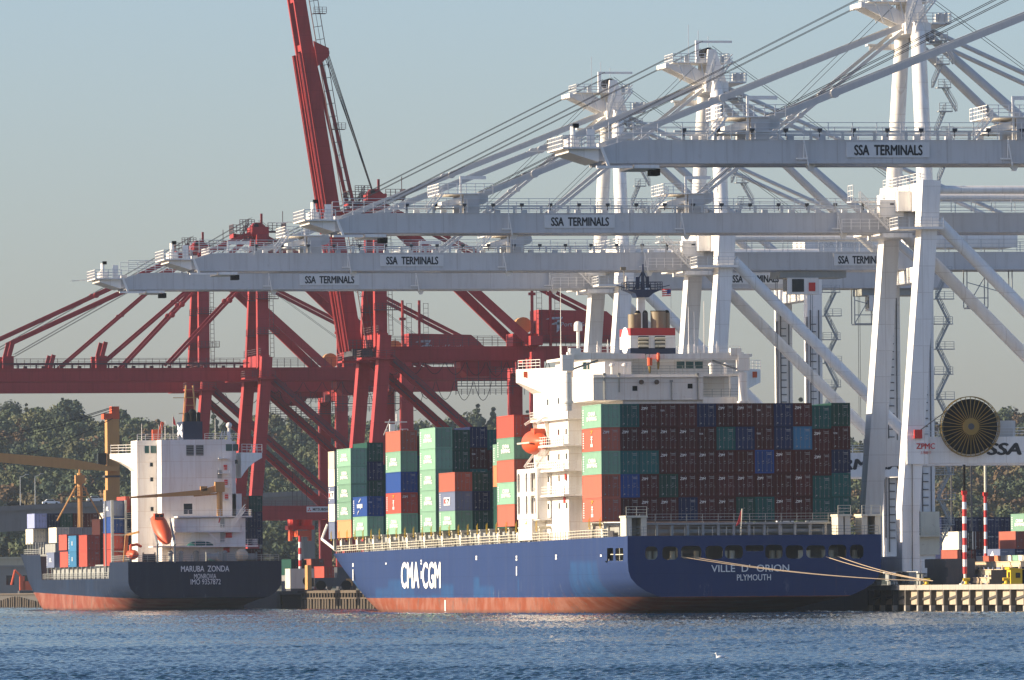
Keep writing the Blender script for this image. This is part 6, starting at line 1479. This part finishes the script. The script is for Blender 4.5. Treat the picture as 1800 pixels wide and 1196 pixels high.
        d = MB(); d.box(RX-3.2,RX+.5,yc-4.9,yc+4.9,zg0-.9,zg0-.35); d.rail([p(-8.5,-4.9,zg0+.1),p(-1.5,-4.9,zg0+.1)],1.3,1.2,.09); d.stair(p(-6.2,-4.9,zg1+1.6),p(-2.6,-4.9,zg0+.1),(0,.8,0),.26); d.box(RX-3.5,RX-.5,yc-4.5,yc-2.5,zg1-.6,zg1+1.6); d.build('hinge_platform', W, t)
    return t
C2 = crane(1121, False, False, 'white quay crane with black and yellow cable reel, its boom reaching over the stern stack')
LABW = {939: 'nearest white quay crane, only its boom and forestays showing at upper right', 1252: 'third white quay crane from the right, apex left of the tallest one', 1328: 'farthest white quay crane with the lowest boom of the white ones'}
def shift(cr, dx):
    for o in cr.children:
        if o.name.split('.')[0] in ('trolley','operator_cab','hoist_wire'): o.location.x += dx
for y in (939, 1252, 1328):
    c = copy_tree(C2); c.location = (RX, y, 3.2); c['label'] = LABW[y]
    if y != 1252: shift(c, 28.0 if y == 1328 else 15.0)
shift(C2, 17.0)
R2 = crane(1695, True, False, 'red quay crane in the middle of the three with its boom lowered')
c = copy_tree(R2); c.location = (RX-.2, 1774, 3.2-.3); c['label'] = 'farthest red quay crane, its boom lowest and reaching out of frame at left'
for o in list(R2.children):
    if o.name.startswith('portal_beam'):
        for q in o.children_recursive: bpy.data.objects.remove(q)
        bpy.data.objects.remove(o)
R1 = crane(1554, True, True, 'red quay crane with its boom raised steeply into the sky')

# ------------------------------------------------------------------ things on the quay
def bollard(x, y, lab):
    t = MB(); t.cyl((x,y,3.2),.3,.55,10,.22); t.tube((x-.42,y,3.85),(x+.42,y,3.85),.2,8); t.box(x-.42,x+.42,y-.4,y+.4,3.2,3.32)
    return tag(t.build('bollard', M['bright_yellow'], origin=(x,y,3.2)), lab, 'bollard', 'yellow bollards on the quay edge')
for u, lab in ((1629,'yellow bollard holding the mooring lines behind the quay edge'),(1699,'yellow bollard in the middle of the clear quay edge'),(1769,'yellow bollard right in front of the yellow booth')):
    y, _ = atx(u, 1024, XQ+.6); bollard(XQ+.6, y, lab)
y, _ = atx(1783, 1010, XQ+2.2)
t = thing('sentry_booth', 'small bright yellow booth standing on the quay at the right edge', 'booth', (XQ+2.2, y, 3.2))
d = MB(); d.box(XQ+1.6,XQ+3.0,y-.7,y+1.4,3.2,5.0); d.build('wall', M['bright_yellow'], t); d = MB(); d.poly([(XQ+1.4,y-.8,5.0),(XQ+1.4,y-.8,5.25),(XQ+3.2,y-.8,5.05),(XQ+3.2,y-.8,5.0)],(0,2.4,0)); d.build('roof', M['bright_yellow'], t)
d = MB(); d.box(XQ+2.2,XQ+2.75,y-.74,y-.69,4.0,4.6); d.build('window', M['window_dark'], t); d = MB(); d.box(XQ+1.56,XQ+1.61,y-.3,y+.6,3.25,4.7); d.build('doorway', M['black_paint'], t)
# stacked hatch covers
k = 0; HC = [(1714,1742,994,1006,'upper left cover of the lit stack',253),(1746,1794,993,1006,'upper right cover of the lit stack',253),(1687,1722,1007,1019,'middle left cover of the lit stack',251),(1725,1764,1007,1019,'middle right cover of the lit stack',251),(1693,1720,1020,1029,'lowest left cover of the lit stack',250),(1724,1760,1020,1029,'lowest right cover of the lit stack',250)]
for u0, u1, v0, v1, lab, x in HC:
    y1_, z1_ = atx(u0, v0, x); y0_, _ = atx(u1, v0, x); _, z0_ = atx((u0+u1)/2, v1, x); lv = {994:2,993:2,1007:1,1020:0}[v0]; z0_ = 3.2+lv*.98; z1_ = z0_+.86
    t = thing('hatch_cover', 'cream steel hatch cover, '+lab+' on the quay', 'hatch cover', (x,(y0_+y1_)/2,z0_), 'hatch covers stacked on the quay')
    d = MB(); d.box(x,x+11,y0_,y1_,z0_+.25,z1_); d.box(x-.12,x+11.1,y0_-.12,y1_+.12,z1_,z1_+.09); d.build('panel', M['hatch_cream'], t)
    d = MB()
    for i in range(4): yy = y0_+.5+(y1_-y0_-1)*i/3; d.poly([(x-.1,yy-.22,z0_),(x-.1,yy-.3,z0_+.5),(x-.1,yy+.3,z0_+.5),(x-.1,yy+.22,z0_)],(.3,0,0))
    d.build('foot', M['hatch_cream'], t)
k = 0
for u0, u1, v, col in ((1716,1727,985,'grey'),(1728,1738,985,'brick'),(1748,1757,985,'orangec'),(1759,1768,986,'grey'),(1768,1777,986,'cream'),(1780,1789,985,'green'),(1790,1799,985,'cream')):
    x = 254.5; y1_, z1_ = atx(u0, v, x); y0_, _ = atx(u1, v, x); d = MB(); z0_ = 6.2
    d.box(x,x+2,y0_,y1_,z0_,z0_+.55); d.box(x-.04,x+2.04,y0_-.05,y1_+.05,z0_+.55,z0_+.66); d.box(x+.1,x+1.9,y0_+.1,y1_-.1,z0_-.1,z0_)
    tag(d.build('stowage_bin', M['box_'+col], origin=(x,(y0_+y1_)/2,6.1)), f'{CNAME[col]} lashing gear bin, {ORD[k]} from the left atop the hatch covers', 'bin', 'bins on the hatch covers'); k += 1
d = MB(); y, _ = atx(1765, 1015, XQ+3.5); d.box(XQ+3.5,XQ+6,y-9,y+8,3.25,3.9); d.box(XQ+3.5,XQ+6,y-2,y+7,3.9,5.0); d.box(XQ+3.6,XQ+5.8,y-8,y-3,3.9,4.4)
tag(d.build('spreader_beam', M['black_paint'], origin=(XQ+4.5,y,3.2)), 'black steel spreader beam lying on the quay beside the yellow booth', 'spreader')
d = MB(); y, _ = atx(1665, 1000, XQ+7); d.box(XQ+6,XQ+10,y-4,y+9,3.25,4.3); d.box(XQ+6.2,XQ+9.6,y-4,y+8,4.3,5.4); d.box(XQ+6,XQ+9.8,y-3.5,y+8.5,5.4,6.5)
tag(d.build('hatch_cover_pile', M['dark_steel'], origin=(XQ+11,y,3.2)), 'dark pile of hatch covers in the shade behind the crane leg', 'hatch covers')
def pole(u, vt, vb, y, lab, top=None, r=.26):
    x, zt_ = at(u, vt, y); zb_ = 3.2; t = thing('striped_pole', lab, 'pole', (x,y,zb_), 'red and white striped poles')
    n = 11; h = (zt_-zb_-1.4)/n
    d = MB(); d.cyl((x,y,zb_),.16,1.4,8); d.cbox((x,y,zb_+.1),(1.2,1.2,.2)); d.bar((x-.6,y,zb_),(x,y,zb_+1),.1); d.bar((x+.6,y,zb_),(x,y,zb_+1),.1); d.build('foot', M['ship_white'], t)
    d = MB()
    for k in range(n): d.cyl((x,y,zb_+1.4+k*h),r,h,12,mi=k%2)
    d.build('shaft', [M['letter_red'],M['letter_white']], t)
    d = MB(); d.cbox((x,y,zt_+.25),(.62,.62,.5)); d.build('cap', M['red_fire'], t)
    if top: d = MB(); d.cyl((x,y,zt_+.5),.17,at(u,top,y)[1]-zt_-.5,8); d.build('upper_pole', M['black_paint'] if u < 1710 else M['ship_cream'], t)
pole(1695, 870, 1003, 1100, 'thick red and white striped pole in front of the yard containers', 817)
pole(1732, 872, 945, 1210, 'thinner red and white striped pole behind the thicker one', 819, .22)
for u, lab in ((1672,'slim black lighting pole beside the crane stairs'),(1707,'slim black lighting pole between the two striped poles')):
    x, zt_ = at(u, 810, 1500); d = MB(); d.tube((x,1500,3.2),(x,1500,zt_),.2,8,.14); d.cbox((x,1500,zt_*.55),(.5,.4,.4)); tag(d.build('light_pole', M['dark_steel'], origin=(x,1500,3.2)), lab, 'pole')
# container yard at the right
YY = 1440.
def yard(u, v, y, L, col, lab, side='', door='', H=2.9):
    x, z = at(u, v, y); lv = round((z-3.2)/2.92); container(x, y, 3.2+max(0,lv)*2.92, col, lab, 'containers in the yard at the right', H, L, door, side)
yard(1683,1003,1440,12.2,'brick','brick red yard container under the cream one')
yard(1685,972,1440,12.2,'cream','cream yard container beside the thick striped pole')
for i, (u, col) in enumerate(((1712,'maroon'),(1690,'grey'))):
    yard(u,972,1440,12.2,col,f'{CNAME[col]} yard container just right of the cream one' if i else 'dark red yard container end right of the grey one'); 
yard(1690,1003,1440,12.2,'maroon','dark red yard container below the grey one')
x, z = at(1758,972,1425); container(x,1425,3.2,'slate','grey blue yard container half hidden at the bottom of the pair','containers in the yard at the right',2.9,12.2,'','')
sb_ = container(x,1425,6.12,'slate','grey blue yard container with a white sail emblem','containers in the yard at the right',2.9,12.2,'HANJIN','')
d = MB(); yc_ = 1425+6.1; d.poly([(x-.02,yc_-1.5,7.9),(x-.02,yc_+1.2,7.9),(x-.02,yc_-.9,8.75)],(.03,0,0)); d.box(x-.02,x+.01,yc_-2.0,yc_+1.3,7.3,7.75); d.box(x-.02,x+.01,yc_-1.3,yc_+.6,6.95,7.15); d.build('logo', M['letter_white'], sb_)
for k in range(3):
    container(x+2.5*(k+1),1425,3.2,['navyc','blue','blue'][k],f'{["navy blue","blue","blue"][k]} yard container, ground tier, {ORD[k]} right of the sail emblem','containers in the yard at the right',2.9,12.2,'HANJIN' if k == 0 else '')
    container(x+2.5*(k+1),1425,6.12,['navyc','maroon','maroon'][k],f'{["navy blue","dark red","dark red"][k]} yard container, second tier, {ORD[k]} right of the sail emblem','containers in the yard at the right',2.9,12.2,'HANJIN' if k == 0 else '')
x2, _ = at(1785,938,1440); container(x2,1440,9.04,'brick','brick red yard container under the pale green top one','containers in the yard at the right',2.9,12.2,'','')
container(x2+2.5,1440,9.04,'maroon','dark red yard container at the right edge, third tier','containers in the yard at the right',2.9,12.2,'tex','')
x3, _ = at(1806,905,1446); container(x3,1446,11.96,'green','pale green yard container with white lettering highest at the right edge','containers in the yard at the right',2.9,12.2,'','C')
for r in range(6):
    xx, _ = at(1655+r*20,940,1520)
    for k in range(4): container(xx,1520+(r%2)*1.2,3.2+k*2.92,'navyc',f'navy blue yard container, {ORD[k]} tier, {ORD[r]} from the left in the rear row','containers in the yard at the right',2.9,12.2,'HANJIN')
# between the ships: white cabin, striped pole, red spreader, forklift, red chassis box
x, z1_ = at(510,1000,1560); xb_, _ = at(530,1000,1560); xc_, _ = at(552,1000,1560); yk = 1560.
t = thing('generator_container', 'white and grey boxy generator on the old quay between the ships', 'generator', (x,yk,3.2))
d = MB(); d.box(x,xc_,yk,yk+6,3.6,z1_); d.build('body', M['ship_cream'], t); d = MB(); d.tube(((xb_+xc_)/2,yk-.06,4.9),((xb_+xc_)/2,yk+.1,4.9),.9,14); d.build('fan', M['black_paint'], t)
d = MB(); d.box(x+.1,xc_-.1,yk+.2,yk+5.8,3.2,3.6); d.build('skid', M['dark_steel'], t)
pole_x, pz = at(527,942,1575); t = thing('striped_pole', 'red and white striped pole under the hanging red spreader', 'pole', (pole_x,1575,3.2), 'red and white striped poles')
d = MB()
for k in range(9): d.cyl((pole_x,1575,3.2+k*(pz-3.2)/9),.26,(pz-3.2)/9,10,mi=k%2)
d.build('shaft', [M['letter_red'],M['letter_white']], t)
ys = 1770.; x, z = at(527,936,ys); t = thing('spreader', 'red container spreader hanging from the farthest red crane', 'spreader', (x,ys,z-1))
d = MB(); d.box(x-1.3,x+1.3,ys-5.8,ys+5.8,z-.9,z+.3); d.box(x-1.9,x+1.9,ys-1.0,ys+1.0,z-.7,z+.3)
for dx in (-1.9,1.9): d.box(x+dx-.25,x+dx+.25,ys-1.2,ys+1.2,z-1.7,z+1.5)
d.build('frame', M['orange'], t); d = MB(); d.box(x-2.6,x+2.6,ys-2,ys+2,z+.5,z+1.3); d.cyl((x-1.2,ys,z+1.3),1.2,2.2,12); d.cyl((x+1.2,ys,z+1.3),1.3,1.9,12); d.build('headblock', M['red_fire'], t)
d = MB()
for dx in (-1.4,-.5,.5,1.4): d.tube((x+dx,ys,z+3),(x+dx,ys,41.5),.06,4)
d.build('hoist_wire', M['rope_black'], t)
x, z = at(585,1005,1540); t = thing('forklift', 'dark heavy forklift parked on the quay under the big bow', 'forklift', (x,1540,3.2))
d = MB(); d.box(x-3.5,x+3,1538,1542,3.9,5.4); d.box(x+.5,x+2.8,1538.3,1541.7,5.4,7.2); d.build('body', M['dark_steel'], t); d = MB(); d.box(x-4.6,x-3.9,1538.5,1541.5,3.4,7.6); d.box(x+2.0,x+3.1,1537.9,1542.1,4.0,5.2); d.build('mast', M['mast_yellow'], t)
for dx in (-2.4,2.0):
    d = MB(); d.tube((x+dx,1537.7,4.1),(x+dx,1538.5,4.1),.85,12); d.build('wheel', M['black_paint'], t)
xr_, _ = at(606,1000,1590); container(xr_-4,1588,4.6,'red','bright red container on a chassis behind the forklift','containers behind the pile quay',2.9,12.2)
xr_, _ = at(566,985,1640); container(xr_-2,1640,3.2,'brick','lower brick red container behind the striped pole','containers behind the pile quay',2.9,12.2); container(xr_-2,1640,6.12,'brick','upper brick red container behind the striped pole','containers behind the pile quay',2.9,12.2)
container(xr_-4.8,1646,6.12,'dgreen','dark green container left of the brick red pair behind the pole','containers behind the pile quay',2.9,12.2)
container(xr_-4.8,1646,3.2,'grey','grey container under the dark green one behind the pole','containers behind the pile quay',2.9,12.2)

# ------------------------------------------------------------------ mooring lines
def line(pts, r, mat, lab, sag):
    a, b = Vector(pts[0]), Vector(pts[1]); n = 18
    d = MB(); d.path([tuple(a+(b-a)*t-Vector((0,0,sag*4*t*(1-t)))) for t in np.linspace(0,1,n)], r, 6)
    return tag(d.build('mooring_line', M[mat], origin=pts[0]), lab, 'mooring line', 'mooring lines')
def T(u, v, y): x, z = at(u, v, y); return (x, y, z)
yb1, _ = atx(1632,1024,XQ+.6); E1 = (XQ+.6, yb1, 3.75)
for k, (u, v) in enumerate(((1197,979),(1216,979))): line([T(u,v,BY0-.1), (E1[0],E1[1]+.8*k,E1[2])], .048, 'rope_tan', ['long pale mooring line crossing the ship name, leftmost start','long pale mooring line crossing the ship name, second start from left'][k], .55)
for k, (u, v) in enumerate(((1452,979),(1472,978))): line([T(u,v,BY0-.1), (E1[0]+.2,E1[1]-.9-.7*k,E1[2])], .048, 'rope_tan', ['short pale mooring line from the right of the transom, lower of two','short pale mooring line from the right of the transom, upper of two'][k], .35)
E2 = (XQ+.6, atx(545,1034,XQ+.6)[0], 3.7)
for k, (u, v, m, lab) in enumerate(((325,986,'rope_tan','pale mooring line leaving the smaller ship furthest left'),(366,984,'rope_green','lower green mooring line of the smaller ship'),(368,983,'rope_green','upper green mooring line of the smaller ship'),(381,983,'rope_tan','pale mooring line leaving the smaller ship furthest right'))):
    line([T(u,v,SY0+.2),(E2[0],E2[1]+1.2*k,E2[2])], .06, m, lab, .9 if k in (1,) else .5)
# gull resting on the water
x, y_ = None, 16000*3/(1156-1038+(1266-900)*.008+2)
gx = y_*(sin(YAW)+cos(YAW)*(366/FPX))/1.0; Dg = y_; a_ = (1266-900-(1156-VH)*ROLL)/FPX
gp = Vector((0,0,0))+_f*Dg+_r*(a_*Dg); t = thing('gull', 'lone pale gull floating on the blue water at lower right', 'gull', (gp.x,gp.y,0))
d = MB(); d.dome((gp.x,gp.y,.06),1.0,12,8,True,(.19,.10,.085)); d.tube((gp.x-.14,gp.y,.09),(gp.x-.17,gp.y,.2),.035,8,.028); d.dome((gp.x-.18,gp.y,.22),.045,10,6,True); d.tube((gp.x+.14,gp.y,.08),(gp.x+.27,gp.y,.12),.045,6,.015); d.tube((gp.x-.22,gp.y,.22),(gp.x-.27,gp.y,.21),.018,5,.006); d.build('body', M['letter_white'], t, smooth=True)

# ------------------------------------------------------------------ haze
HAZE = 0.00003
if HAZE:
    d = MB(); d.box(-3200,3200,-320,4600,-3.0,130); hz = d.build('haze', [], None)
    m = bpy.data.materials.new('haze_air'); m.use_nodes = True; nt = m.node_tree; nt.nodes.remove(nt.nodes['Principled BSDF'])
    v = nt.nodes.new('ShaderNodeVolumePrincipled'); v.inputs['Color'].default_value = (.74,.86,.95,1); v.inputs['Density'].default_value = HAZE; v.inputs['Anisotropy'].default_value = .25
    nt.links.new(v.outputs[0], nt.nodes['Material Output'].inputs['Volume']); hz.data.materials.clear(); hz.data.materials.append(m); tag(hz, 'thin pale sea haze lying over the harbour', 'haze', kind='stuff')
    SC.cycles.volume_step_rate = 10; SC.cycles.volume_max_steps = 32
